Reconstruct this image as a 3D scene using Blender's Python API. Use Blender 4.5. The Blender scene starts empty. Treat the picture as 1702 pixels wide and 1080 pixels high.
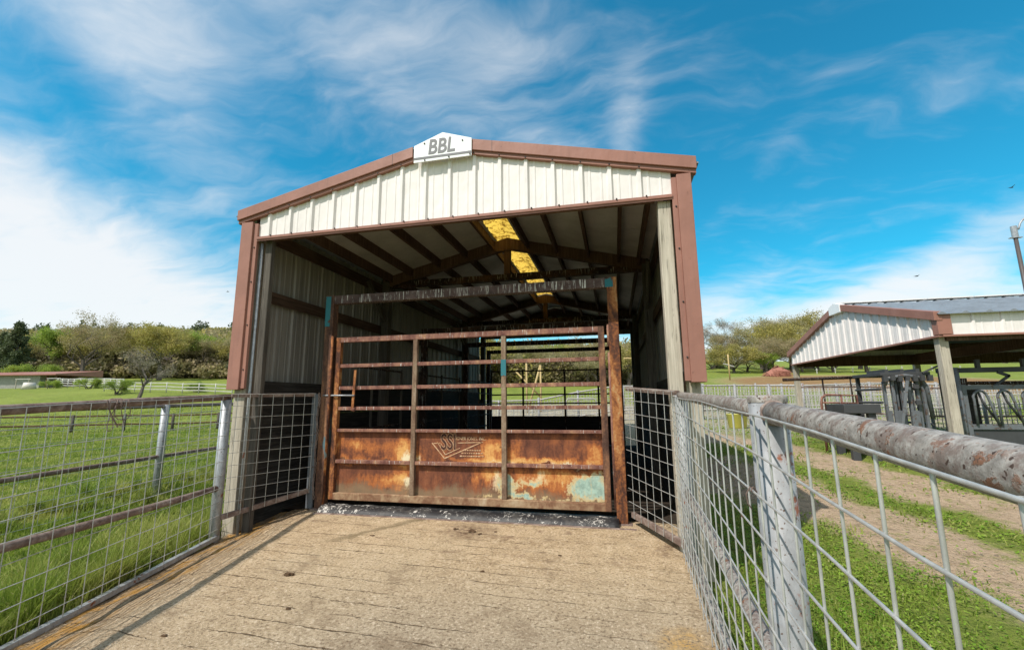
import bpy, math, random
import numpy as np
from mathutils import Vector, Matrix, noise as mnoise
random.seed(11); rng = np.random.default_rng(5)
SC = bpy.context.scene
COL = SC.collection
PI = math.pi

# ------------------------------------------------------------------ frame of the place
# origin at eye height where the photographer stood; X across the barn front, Y into the barn, Z up
YAW, PITCH, ROLL = math.radians(12.740), math.radians(9.572), math.radians(-0.509)
FW = Vector((-math.sin(YAW), math.cos(YAW), 0)); RT = Vector((math.cos(YAW), math.sin(YAW), 0))
def fr(f, r): v = FW*f + RT*r; return v.x, v.y          # forward / right metres -> x, y
SUN = Vector((-0.68, -0.957, 1.46)).normalized()

def sstep(a, b, x):
    t = np.clip((x-a)/(b-a), 0, 1); return t*t*(3-2*t)
def terrain(x, y):
    x = np.asarray(x, float); y = np.asarray(y, float)
    f = x*FW.x + y*FW.y; r = x*RT.x + y*RT.y
    th = np.degrees(np.arctan2(x, np.maximum(y, 1e-3) + 0*x))
    th = np.where(y < 0, np.where(x < 0, -90, 90), th)
    L = np.interp(f, [-50, 0, 10, 30, 37, 50, 60, 75, 85, 130, 165, 300, 420], [-1.8, -1.62, -1.62, -1.75, -1.55, 0.0, 1.2, 2.4, 3.2, 7.3, 14, 39, 46])
    R = np.interp(f, [-50, 0, 3.6, 6.5, 9, 19, 27, 40, 90, 150, 300, 420], [-1.9, -1.76, -1.74, -1.42, -1.12, -.86, -.4, .9, 6.2, 11.5, 24, 30])
    w = sstep(-44, -22, th)
    near = sstep(-4, 0.5, x)
    w = np.where(np.hypot(x, y) < 16, np.minimum(np.maximum(w, 0), 1)*near + w*0, w)
    w = np.where(np.hypot(x, y) < 26, near + (w-near)*sstep(14, 26, np.hypot(x, y)), w)
    z = L + (R-L)*w
    # the building stands on a levelled pad
    pad = sstep(1.6, .3, np.maximum(np.abs(x+1.87)-2.9, 0)) * sstep(1.6, .3, np.maximum(np.abs(y-9.7)-5.2, 0))
    z = z + (np.minimum(z, -1.62)-z)*pad
    d = np.hypot(x, y)
    z = z + .05*np.sin(x*.9+1.3)*np.cos(y*.7)*sstep(3, 9, d) + .35*np.sin(x*.05+2)*np.cos(y*.06)*sstep(25, 90, d)
    return z
def gz(x, y): return float(terrain(x, y))

# ------------------------------------------------------------------ helpers
def tag(o, label=None, cat=None, group=None, kind=None):
    if label: o['label'] = label
    if cat: o['category'] = cat
    if group: o['group'] = group
    if kind: o['kind'] = kind
    return o
def thing(name, label, cat, loc, group=None):
    o = bpy.data.objects.new(name, None); o.empty_display_size = .2
    o.location = loc; COL.objects.link(o)
    return tag(o, label, cat, group)
def origin_of(o):
    v = Vector((0, 0, 0))
    while o is not None: v = v + o.location; o = o.parent
    return v
class MB:
    def __init__(s): s.v = []; s.f = []
    def add(s, vs, fs):
        n = len(s.v); s.v += [tuple(p) for p in vs]; s.f += [tuple(i+n for i in f) for f in fs]; return s
    def box(s, x0, x1, y0, y1, z0, z1):
        vs = [(x, y, z) for z in (z0, z1) for (x, y) in ((x0, y0), (x1, y0), (x1, y1), (x0, y1))]
        return s.add(vs, [(3, 2, 1, 0), (4, 5, 6, 7), (0, 1, 5, 4), (1, 2, 6, 5), (2, 3, 7, 6), (3, 0, 4, 7)])
    def beam(s, p0, p1, w, h, up=(0, 0, 1)):
        p0, p1 = Vector(p0), Vector(p1); d = (p1-p0).normalized(); up = Vector(up)
        a = d.cross(up)
        if a.length < 1e-4: a = d.cross(Vector((0, 1, 0)))
        a.normalize(); b = a.cross(d).normalized()
        c = [a*(sx*w/2)+b*(sz*h/2) for sx, sz in ((-1, -1), (1, -1), (1, 1), (-1, 1))]
        return s.add([p0+q for q in c]+[p1+q for q in c], [(0, 1, 2, 3), (7, 6, 5, 4), (4, 5, 1, 0), (5, 6, 2, 1), (6, 7, 3, 2), (7, 4, 0, 3)])
    def tube(s, pts, r, n=8, cap=True):
        pts = [Vector(p) for p in pts]; N = len(pts)
        rr = r if isinstance(r, (list, tuple)) else [r]*N
        vs = []; a = None
        for i, p in enumerate(pts):
            d = (pts[min(i+1, N-1)]-pts[max(i-1, 0)])
            d = d.normalized() if d.length > 1e-9 else Vector((0, 0, 1))
            if a is None:
                a = d.cross(Vector((0, 0, 1)))
                if a.length < .05: a = d.cross(Vector((0, 1, 0)))
            a = (a - d*a.dot(d)).normalized(); b = d.cross(a)
            for k in range(n):
                t = 2*PI*k/n; vs.append(p+(a*math.cos(t)+b*math.sin(t))*rr[i])
        fs = []
        for i in range(N-1):
            for k in range(n):
                k2 = (k+1) % n; fs.append((i*n+k, i*n+k2, (i+1)*n+k2, (i+1)*n+k))
        if cap: fs += [tuple(range(n))[::-1], tuple((N-1)*n+k for k in range(n))]
        return s.add(vs, fs)
    def prism(s, poly, y0, y1):                      # poly in x,z extruded along y
        n = len(poly)
        vs = [(x, y0, z) for x, z in poly]+[(x, y1, z) for x, z in poly]
        return s.add(vs, [tuple(range(n)), tuple(range(n, 2*n))[::-1]]+[(i, i+n, (i+1) % n+n, (i+1) % n) for i in range(n)])
    def ball(s, c, r, n=8, m=5, sq=(1, 1, 1), jit=0):
        vs = []; fs = []
        for i in range(m+1):
            ph = PI*i/m
            for k in range(n):
                t = 2*PI*k/n; q = r*(1+random.uniform(-jit, jit))
                vs.append((c[0]+q*sq[0]*math.sin(ph)*math.cos(t), c[1]+q*sq[1]*math.sin(ph)*math.sin(t), c[2]+q*sq[2]*math.cos(ph)))
        for i in range(m):
            for k in range(n): fs.append((i*n+k, (i+1)*n+k, (i+1)*n+(k+1) % n, i*n+(k+1) % n))
        return s.add(vs, fs)
    def build(s, name, mat, parent=None, smooth=False, bevel=0, world=True):
        me = bpy.data.meshes.new(name)
        off = origin_of(parent) if (parent is not None and world) else Vector((0, 0, 0))
        me.from_pydata([(x-off.x, y-off.y, z-off.z) for x, y, z in s.v], [], s.f)
        me.materials.append(mat); me.update()
        if smooth: me.polygons.foreach_set('use_smooth', [True]*len(me.polygons))
        o = bpy.data.objects.new(name, me); COL.objects.link(o)
        if parent is not None: o.parent = parent
        if bevel:
            m = o.modifiers.new('edge', 'BEVEL'); m.width = bevel; m.segments = 2; m.limit_method = 'ANGLE'
        return o
def np_mesh(name, V, T, mat, smooth=False, uv=None):
    """V (n,3) verts, T (m,k) faces with equal k"""
    me = bpy.data.meshes.new(name); V = np.asarray(V, np.float32); T = np.asarray(T, np.int32)
    k = T.shape[1]
    me.vertices.add(len(V)); me.vertices.foreach_set('co', V.ravel())
    me.loops.add(T.size); me.loops.foreach_set('vertex_index', T.ravel())
    me.polygons.add(len(T)); me.polygons.foreach_set('loop_start', np.arange(0, T.size, k, dtype=np.int32))
    if smooth: me.polygons.foreach_set('use_smooth', np.ones(len(T), bool))
    me.materials.append(mat); me.update(calc_edges=True); me.validate()
    return me
def link(name, me, parent=None, loc=(0, 0, 0)):
    o = bpy.data.objects.new(name, me); o.location = loc; COL.objects.link(o)
    if parent is not None: o.parent = parent
    return o
def copy_tree(o, parent=None):
    c = o.copy(); COL.objects.link(c)
    if parent is not None: c.parent = parent
    for ch in list(o.children): copy_tree(ch, c)
    return c

# ------------------------------------------------------------------ material toolkit
class NT:
    def __init__(s, tree): s.t = tree; s.n = tree.nodes; s.l = tree.links
    def node(s, typ, **kw):
        n = s.n.new(typ)
        for k, v in kw.items(): setattr(n, k, v)
        return n
    def put(s, sock, v):
        if isinstance(v, bpy.types.NodeSocket): s.l.new(v, sock)
        elif v is not None:
            if hasattr(sock.default_value, '__len__') and not hasattr(v, '__len__'): sock.default_value = [v]*len(sock.default_value)
            elif hasattr(v, '__len__') and len(sock.default_value) == 4 and len(v) == 3: sock.default_value = (*v, 1)
            else: sock.default_value = v
    def m(s, op, a, b=None, c=None, clamp=False):
        n = s.node('ShaderNodeMath', operation=op, use_clamp=clamp)
        s.put(n.inputs[0], a); s.put(n.inputs[1], b)
        if c is not None: s.put(n.inputs[2], c)
        return n.outputs[0]
    def vm(s, op, a, b=None):
        n = s.node('ShaderNodeVectorMath', operation=op); s.put(n.inputs[0], a)
        if b is not None: s.put(n.inputs[1], b)
        return n.outputs['Value' if op in ('DOT_PRODUCT', 'LENGTH', 'DISTANCE') else 'Vector']
    def sep(s, v):
        n = s.node('ShaderNodeSeparateXYZ'); s.put(n.inputs[0], v); return n.outputs
    def comb(s, x, y, z):
        n = s.node('ShaderNodeCombineXYZ'); s.put(n.inputs[0], x); s.put(n.inputs[1], y); s.put(n.inputs[2], z); return n.outputs[0]
    def obj(s): return s.node('ShaderNodeTexCoord').outputs['Object']
    def pos(s): return s.node('ShaderNodeNewGeometry').outputs['Position']
    def map(s, v, sc=(1, 1, 1), loc=(0, 0, 0), rot=(0, 0, 0)):
        n = s.node('ShaderNodeMapping'); s.put(n.inputs[0], v); n.inputs['Scale'].default_value = sc; n.inputs['Location'].default_value = loc; n.inputs['Rotation'].default_value = rot
        return n.outputs[0]
    def noise(s, v, scale, detail=4, rough=.55, dist=0, col=False):
        n = s.node('ShaderNodeTexNoise'); s.put(n.inputs['Vector'], v); s.put(n.inputs['Scale'], scale)
        n.inputs['Detail'].default_value = detail; n.inputs['Roughness'].default_value = rough; n.inputs['Distortion'].default_value = dist
        return n.outputs['Color' if col else 'Fac']
    def vor(s, v, scale, feat='F1', out='Distance'):
        n = s.node('ShaderNodeTexVoronoi', feature=feat); s.put(n.inputs['Vector'], v); s.put(n.inputs['Scale'], scale); return n.outputs[out]
    def ramp(s, f, stops, interp='LINEAR'):
        n = s.node('ShaderNodeValToRGB'); s.put(n.inputs[0], f); cr = n.color_ramp; cr.interpolation = interp
        while len(cr.elements) > 1: cr.elements.remove(cr.elements[-1])
        for i, (p, c) in enumerate(stops):
            e = cr.elements[0] if i == 0 else cr.elements.new(p)
            e.position = p; e.color = (*c, 1) if hasattr(c, '__len__') else (c, c, c, 1)
        return n.outputs[0]
    def rng(s, f, a, b, c=0., d=1., smooth=True):
        n = s.node('ShaderNodeMapRange', interpolation_type='SMOOTHSTEP' if smooth else 'LINEAR')
        for i, v in enumerate((f, a, b, c, d)): s.put(n.inputs[i], v)
        return n.outputs[0]
    def mix(s, f, a, b, mode='MIX'):
        n = s.node('ShaderNodeMix', data_type='RGBA', blend_type=mode); s.put(n.inputs[0], f); s.put(n.inputs[6], a); s.put(n.inputs[7], b); return n.outputs[2]
    def bump(s, h, strength=.4, dist=.01, nrm=None):
        n = s.node('ShaderNodeBump'); n.inputs['Strength'].default_value = strength; n.inputs['Distance'].default_value = dist; s.put(n.inputs['Height'], h)
        if nrm is not None: s.put(n.inputs['Normal'], nrm)
        return n.outputs[0]
def material(name, fn):
    m = bpy.data.materials.new(name); m.use_nodes = True; m.node_tree.nodes.clear(); t = NT(m.node_tree)
    out = t.node('ShaderNodeOutputMaterial'); p = t.node('ShaderNodeBsdfPrincipled'); t.l.new(p.outputs[0], out.inputs[0])
    r = fn(t)
    t.put(p.inputs['Base Color'], r.get('c')); t.put(p.inputs['Roughness'], r.get('r', .7)); t.put(p.inputs['Metallic'], r.get('m', 0.))
    p.inputs['Specular IOR Level'].default_value = r.get('s', .4)
    if 'n' in r: t.put(p.inputs['Normal'], r['n'])
    if 'tr' in r:                                     # translucent share (leaves, fibreglass)
        tl = t.node('ShaderNodeBsdfTranslucent'); t.put(tl.inputs[0], r.get('tc', r['c'])); mx = t.node('ShaderNodeMixShader')
        t.put(mx.inputs[0], r['tr']); t.l.new(p.outputs[0], mx.inputs[1]); t.l.new(tl.outputs[0], mx.inputs[2]); t.l.new(mx.outputs[0], out.inputs[0])
    return m

def f_paint(c, dirt=.25, var=.12, chips=0, chipc=(.12, .06, .03), rough=.45, fine=40, streak=True, buckle=0.):
    def fn(t):
        o = t.obj(); big = t.noise(o, 2.2, 4); st = t.noise(t.map(o, (9, 9, .7)), 1.6, 5, .6)
        dk = tuple(x*.45 for x in c); base = t.mix(t.rng(big, .3, .75, 0, var*2), c, dk)
        if streak: base = t.mix(t.rng(st, .5, .8, 0, dirt), base, tuple(x*.35+.015 for x in c))
        if chips:
            ch = t.rng(t.noise(o, 14, 6, .7), .66-chips, .69-chips); base = t.mix(ch, base, chipc)
        nb = t.bump(t.noise(t.map(o, (1, 1, .6)), 3.5, 3), buckle, .05) if buckle else None
        return dict(c=base, r=t.rng(big, .2, .8, rough-.08, rough+.15), n=t.bump(t.noise(o, fine, 3), .12, .004, nb))
    return fn
def f_wood(c1, c2, c3, sc=1., grain=(14, 14, .6), cracks=True):
    def fn(t):
        o = t.obj(); g = t.noise(t.map(o, tuple(q*sc for q in grain)), 3.0, 6, .65, .4); b = t.noise(o, 1.3*sc, 3)
        col = t.ramp(t.m('ADD', t.m('MULTIPLY', g, .75), t.m('MULTIPLY', b, .35)), [(.32, c1), (.55, c2), (.78, c3)])
        cr = t.rng(t.noise(t.map(o, tuple(q*1.6*sc for q in grain)), 4, 3, .5, .2), .62, .70)
        if cracks: col = t.mix(t.m('MULTIPLY', cr, .7), col, tuple(x*.25 for x in c1))
        return dict(c=col, r=.85, s=.2, n=t.bump(t.m('SUBTRACT', g, t.m('MULTIPLY', cr, .8)), .5, .012))
    return fn
def f_rust(stops, scale=5., pits=True, paint=None, pth=.62, vertical=1., rough=.8, droppings=0.):
    def fn(t):
        o = t.obj(); ov = t.map(o, (1, 1, vertical)); a = t.noise(ov, scale, 7, .65, .6); b = t.noise(o, scale*5, 4, .6)
        f = t.m('ADD', t.m('MULTIPLY', a, .78), t.m('MULTIPLY', b, .25)); col = t.ramp(f, stops)
        if paint is not None:
            pm = t.rng(t.noise(ov, scale*.55, 5, .6, .3), pth, pth+.05); col = t.mix(pm, col, paint)
        if droppings:
            x = t.noise(t.map(o, (58, 58, 2.6)), 1.7, 3, .5, .15); e = t.noise(t.map(o, (60, 60, 60)), 1., 2)
            dm = t.rng(t.m('ADD', x, t.m('MULTIPLY', e, .10)), .735-droppings, .765-droppings); col = t.mix(dm, col, (.62, .60, .56))
        return dict(c=col, r=rough, s=.25, n=t.bump(b, .35 if pits else .15, .006))
    return fn
def f_galv(c, rust=.0, speck=0., rustc=((.30, .10, .04), (.13, .05, .03)), rough=.45, metal=.25):
    def fn(t):
        o = t.obj(); a = t.noise(o, 9, 6, .65); sp = t.noise(t.map(o, (1, 1, .5)), 30, 4, .6); v = t.vor(o, 60)
        col = t.mix(t.rng(sp, .3, .75), tuple(x*.78 for x in c), tuple(min(1, x*1.12) for x in c))
        if rust:
            rm = t.rng(t.m('ADD', a, t.m('MULTIPLY', t.noise(o, 55, 3), .25)), .84-rust, .92-rust); col = t.mix(rm, col, t.mix(sp, *rustc))
        if speck:
            s2 = t.rng(t.noise(o, 75, 2, .5), .70-speck, .74-speck); col = t.mix(s2, col, (.10, .07, .055))
        return dict(c=col, r=rough, m=metal, s=.4, n=t.bump(t.m('ADD', sp, a), .22, .004))
    return fn

M = {}
M['trim'] = material('brown_trim_paint', f_paint((.33, .155, .115), .3, .18, .02, (.16, .075, .055), rough=.5, buckle=.25))
M['cream'] = material('cream_siding', f_paint((.79, .745, .715), .24, .07, rough=.42, buckle=.35))
M['white'] = material('white_plate', f_paint((.83, .84, .85), .05, .03, rough=.35))
M['letter'] = material('grey_lettering', f_paint((.16, .16, .17), .2, .2))
M['screw'] = material('dark_screw', f_paint((.05, .04, .04), 0, 0))
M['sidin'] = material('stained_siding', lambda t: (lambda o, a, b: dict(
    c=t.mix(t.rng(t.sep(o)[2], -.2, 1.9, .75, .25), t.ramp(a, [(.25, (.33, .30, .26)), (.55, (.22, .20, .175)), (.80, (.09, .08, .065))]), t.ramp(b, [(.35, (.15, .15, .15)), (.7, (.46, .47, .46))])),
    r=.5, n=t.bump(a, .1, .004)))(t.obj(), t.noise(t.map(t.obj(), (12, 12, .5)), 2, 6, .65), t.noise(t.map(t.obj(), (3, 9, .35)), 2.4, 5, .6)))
M['rooflin'] = material('roof_lining', f_paint((.62, .59, .53), .3, .18, rough=.6))
M['roofmet'] = material('grey_roof_metal', f_paint((.22, .245, .27), .35, .25, .0, rough=.45))
M['woodlt'] = material('sunbleached_timber', f_wood((.26, .23, .18), (.43, .385, .31), (.60, .545, .45)))
M['wooddk'] = material('dark_stained_timber', f_wood((.045, .04, .034), (.10, .088, .074), (.18, .16, .135)))
M['woodbr'] = material('brown_rough_timber', f_wood((.045, .025, .016), (.11, .062, .04), (.20, .13, .09)))
M['girt'] = material('soiled_girt_timber', f_wood((.03, .02, .014), (.075, .045, .03), (.15, .10, .075), grain=(.7, .7, 14)))
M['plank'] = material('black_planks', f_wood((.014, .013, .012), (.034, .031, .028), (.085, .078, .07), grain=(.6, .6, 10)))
RS = [(.30, (.030, .014, .010)), (.44, (.085, .035, .022)), (.55, (.20, .075, .035)), (.66, (.36, .15, .06)), (.78, (.50, .30, .16))]
M['rustpost'] = material('rust_orange_post', f_rust([(.36, (.035, .017, .013)), (.46, (.095, .04, .024)), (.53, (.22, .08, .03)), (.60, (.38, .16, .055)), (.67, (.42, .26, .12)), (.75, (.50, .42, .31))], 7.5, vertical=.4, paint=(.16, .22, .22), pth=.64))
M['rustbrown'] = material('rust_brown_post', f_rust([(.33, (.035, .018, .013)), (.45, (.085, .045, .032)), (.54, (.17, .085, .05)), (.62, (.28, .14, .07)), (.74, (.40, .32, .23))], 7.5, vertical=.3, paint=(.10, .17, .19), pth=.60))
M['rustpipe'] = material('rusty_gate_tube', f_rust([(.30, (.06, .03, .025)), (.44, (.15, .065, .05)), (.56, (.25, .125, .09)), (.66, (.36, .20, .11)), (.78, (.45, .34, .25))], 8, vertical=.5, droppings=.03))
M['olivetube'] = material('worn_olive_tube', f_rust([(.3, (.07, .038, .026)), (.46, (.16, .10, .065)), (.58, (.25, .18, .12)), (.72, (.38, .32, .25))], 8, vertical=.35))
M['tantube'] = material('dusty_rust_tube', f_rust([(.3, (.10, .045, .025)), (.46, (.20, .105, .06)), (.58, (.33, .22, .13)), (.72, (.48, .39, .27))], 4.5, vertical=1.))
M['rustdk'] = material('dark_rust_beam', f_rust([(.3, (.035, .020, .018)), (.5, (.085, .055, .05)), (.7, (.16, .11, .10))], 5, droppings=.085))
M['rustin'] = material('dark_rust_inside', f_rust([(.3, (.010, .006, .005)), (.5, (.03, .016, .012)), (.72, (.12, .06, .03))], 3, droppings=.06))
M['teal'] = material('teal_paint_rusting', f_rust(RS, 6, paint=(.035, .17, .20), pth=.46))
M['galv'] = material('galvanised_post', f_galv((.37, .39, .41), .10, .05))
M['postgrey'] = material('speckled_grey_post', f_galv((.30, .305, .31), .13, .055, rough=.55, metal=.1))
M['wire'] = material('galvanised_wire', f_galv((.52, .52, .50), .03, .0, rough=.4, metal=.4))
M['wirefar'] = material('dull_wire', f_galv((.46, .445, .42), .12, .0, rough=.5, metal=.1))
def f_toprail(t):
    o = t.obj(); a = t.noise(o, 7.5, 7, .68, .8); b = t.noise(o, 42, 5, .65); fl = t.rng(t.m('ADD', t.noise(o, 14, 6, .7, .4), t.m('MULTIPLY', t.m('SUBTRACT', b, .5), .5)), .60, .66); fl = t.m('MULTIPLY', fl, t.rng(a, .36, .54, .35, 1.))
    base = t.mix(t.rng(b, .3, .7), (.19, .17, .15), (.39, .36, .325)); base = t.mix(t.rng(t.noise(o, 22, 6, .7), .48, .62, 0, .85), base, (.17, .125, .105)); base = t.mix(t.rng(t.noise(t.map(o, (1, .6, 1)), 38, 5, .7), .61, .67, 0, .8), base, (.20, .105, .07))
    rust = t.mix(t.noise(o, 30, 3), (.11, .05, .03), (.27, .14, .085)); c = t.mix(fl, base, rust)
    c = t.mix(t.rng(t.noise(o, 85, 2), .64, .68), c, (.07, .045, .035))
    return dict(c=c, r=.6, m=.1, s=.3, n=t.bump(t.m('ADD', b, t.m('MULTIPLY', fl, .6)), .5, .006))
M['toprail'] = material('blotchy_rusty_rail', f_toprail)
M['rail'] = material('weathered_brown_pipe', f_rust([(.3, (.075, .05, .042)), (.46, (.16, .11, .09)), (.6, (.27, .21, .18)), (.75, (.46, .41, .37))], 9, vertical=1.))
M['chute'] = material('blue_grey_steel', f_paint((.15, .165, .18), .4, .3, .10, (.09, .06, .045), rough=.55))
M['chutedk'] = material('dark_grey_steel', f_paint((.06, .062, .066), .3, .2, .03, (.07, .045, .03), rough=.55))
M['rubber'] = material('black_rubber_splashed', lambda t: (lambda o: dict(c=t.mix(t.rng(t.m('ADD', t.noise(o, 26, 6, .75, .6), t.m('MULTIPLY', t.noise(o, 5, 3), .45)), 0.785, .89), t.mix(t.rng(t.noise(o, 8, 6, .7), .40, .75), (.014, .014, .016), (.075, .07, .064)), (.58, .55, .50)), r=.55, n=t.bump(t.noise(o, 30, 5), .5, .01)))(t.obj()))
M['fibre'] = material('yellowed_fibreglass', lambda t: (lambda o, d: dict(c=t.mix(d, (.80, .64, .26), (.22, .13, .03)), tc=t.mix(d, (.95, .76, .30), (.36, .22, .05)), tr=.82, r=.5))(t.obj(), t.rng(t.m('ADD', t.noise(t.map(t.obj(), (1, .5, 1)), 16, 6, .75), t.m('MULTIPLY', t.noise(t.obj(), 2.5, 3), .3)), .60, .80)))
M['barnfloor'] = material('trodden_dirt_floor', lambda t: (lambda o: dict(c=t.mix(t.noise(o, 3, 5), (.025, .02, .016), (.06, .047, .035)), r=.95, s=.1, n=t.bump(t.noise(o, 9, 6), .6, .03)))(t.obj()))
M['clod'] = material('dry_dung', lambda t: (lambda o: dict(c=t.mix(t.noise(o, 40, 4), (.05, .032, .02), (.15, .095, .055)), r=.95, s=.1, n=t.bump(t.noise(o, 60, 4), .6, .01)))(t.obj()))
M['bark'] = material('grey_bark', f_wood((.06, .05, .04), (.12, .10, .085), (.20, .175, .15), grain=(5, 5, .6)))
M['bird'] = material('dark_feathers', f_paint((.02, .02, .022), 0, .3))
M['yellow'] = material('yellow_tub_plastic', f_paint((.62, .58, .12), .15, .1))
M['tubwhite'] = material('pale_tub_plastic', f_paint((.62, .58, .52), .2, .1))
M['redroof'] = material('faded_red_roof', f_paint((.36, .16, .12), .2, .15))
M['greywall'] = material('dusty_block_wall', f_paint((.33, .33, .30), .3, .2))
M['pole'] = material('dark_pole_paint', f_paint((.09, .075, .07), .2, .2))
M['straw'] = material('straw_timber', f_wood((.28, .20, .09), (.45, .34, .16), (.58, .46, .25)))
M['whitefence'] = material('white_fence_paint', f_paint((.50, .49, .45), .35, .2))
M['redtwig'] = material('red_brush', lambda t: dict(c=t.mix(t.noise(t.obj(), 6, 3), (.22, .07, .05), (.42, .20, .14)), r=.9))

# rusted sheet with what is left of its paint; blobs give the worn patches their places (local x, z)
def f_sheet(t):
    o = t.obj(); w = t.vm('SCALE', t.vm('SUBTRACT', t.noise(o, 4.5, 6, .65, col=True), (.5, .5, .5)), None)
    w.node.inputs['Scale'].default_value = .34
    p = t.vm('ADD', o, w); s = t.sep(p); X, Z = s[0], s[2]
    def blob(cx, cz, sx, sz, k=1.):
        a = t.m('POWER', t.m('DIVIDE', t.m('SUBTRACT', X, cx), sx), 2); b = t.m('POWER', t.m('DIVIDE', t.m('SUBTRACT', Z, cz), sz), 2)
        return t.m('MULTIPLY', t.m('POWER', 2.718, t.m('MULTIPLY', t.m('ADD', a, b), -1)), k)
    def tot(L):
        r = None
        for q in L: r = blob(*q) if r is None else t.m('ADD', r, blob(*q))
        return r
    f1 = t.noise(t.map(o, (1, 1, .35)), 9, 7, .7, .4); f2 = t.noise(o, 34, 4, .65)
    # local origin: gate base centre (x=-1.92, z=-1.23)
    warm = tot([(-1.45, .66, .32, .12, .75), (-1.05, .64, .35, .10, .45), (-1.25, .22, .30, .08, .45), (.28, .63, .3, .10, .35), (1.25, .62, .35, .1, .25), (-1.78, .62, .10, .18, 1.1), (-1.35, .46, .5, .055, .95), (-.72, .56, .13, .2, 1.15), (-.52, .55, .08, .14, .8), (.20, .50, .6, .05, .9), (.46, .66, .16, .16, 1.), (.72, .60, .09, .16, .8),
                (1.2, .50, .5, .045, 1.), (1.68, .62, .12, .18, .9), (-1.72, .24, .10, .10, .8), (-.9, .26, .22, .08, .8), (-.70, .22, .10, .15, .9), (.35, .33, .20, .10, .95), (.95, .30, .45, .13, 1.), (1.45, .36, .3, .08, .8)])
    pale = tot([(-.68, .53, .09, .09, 1.), (-1.80, .60, .05, .2, .9), (-.66, .20, .08, .10, .9), (-1.3, .45, .5, .02, .6), (.55, .5, .35, .02, .6), (1.3, .475, .35, .02, .7), (1.5, .28, .22, .16, .7), (-.5, .52, .05, .1, .7), (.5, .27, .14, .12, .7), (.95, .3, .2, .07, .7)])
    teal = tot([(1.52, .24, .22, .15, 1.15), (1.72, .14, .15, .10, 1.), (1.65, .32, .14, .07, .7), (.60, .28, .13, .09, 1.1), (.66, .16, .12, .08, .8), (.92, .28, .17, .05, 1.0), (.80, .12, .12, .06, .9), (.45, .10, .25, .04, .5), (1.1, .10, .3, .03, .6)])
    base = t.ramp(t.m('ADD', t.m('MULTIPLY', f1, .8), t.m('MULTIPLY', f2, .22)), [(.30, (.05, .021, .015)), (.46, (.125, .045, .026)), (.60, (.21, .075, .036)), (.8, (.32, .14, .07))])
    f3 = t.noise(t.map(o, (1, 1, .25)), 22, 6, .7, .3)
    nz = t.m('ADD', t.m('MULTIPLY', t.m('SUBTRACT', f2, .5), .6), t.m('ADD', t.m('MULTIPLY', t.m('SUBTRACT', f1, .5), 1.1), t.m('MULTIPLY', t.m('SUBTRACT', f3, .5), .9)))
    gen = t.rng(t.m('ADD', t.noise(o, 2.6, 5, .65, .6), t.m('MULTIPLY', nz, .18)), .50, .68)          # wandering brighter rust
    c = t.mix(t.m('MULTIPLY', gen, .55), base, (.33, .11, .038))
    c = t.mix(t.rng(t.m('ADD', warm, nz), .22, .95), c, (.42, .14, .04))
    c = t.mix(t.rng(t.m('ADD', warm, nz), .70, 1.35), c, (.66, .37, .12))
    c = t.mix(t.rng(t.m('ADD', pale, t.m('MULTIPLY', nz, .8)), .30, .95), c, (.72, .64, .43))
    dl = t.m('ADD', Z, t.m('MULTIPLY', nz, .030)); c = t.mix(t.m('MULTIPLY', t.rng(t.m('ABSOLUTE', t.m('SUBTRACT', dl, .455)), .020, .006), .75), c, (.07, .03, .02))
    low = t.rng(t.m('ADD', Z, t.m('MULTIPLY', nz, .12)), .11, .24, .6, 0); c = t.mix(low, c, (.25, .20, .12))
    tz = t.m('ADD', t.m('MULTIPLY', teal, .80), t.m('ADD', t.m('MULTIPLY', nz, .9), t.m('MULTIPLY', t.m('SUBTRACT', t.noise(o, 13, 6, .75, .5), .5), 1.3))); c = t.mix(t.rng(tz, .34, .60), c, (.58, .44, .22)); c = t.mix(t.rng(tz, .46, 1.0), c, t.mix(t.rng(t.noise(o, 20, 5, .7), .35, .65), (.24, .34, .29), (.37, .52, .44)))
    c = t.mix(t.rng(t.m('ADD', t.noise(o, 8, 6, .7), t.m('MULTIPLY', t.noise(o, 30, 4, .6), .3)), .76, .86, 0, .8), c, (.10, .04, .022))
    c = t.mix(t.rng(t.noise(t.map(o, (1, 1, .8)), 26, 5, .7), .70, .76, 0, .6), c, (.045, .025, .018))
    return dict(c=c, r=.75, s=.25, n=t.bump(t.m('ADD', f2, f1), .25, .006))
M['sheet'] = material('rusted_painted_sheet', f_sheet)
M['emboss'] = material('embossed_worn_steel', f_rust([(.3, (.22, .11, .06)), (.5, (.50, .30, .17)), (.7, (.66, .50, .33))], 16))

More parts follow.
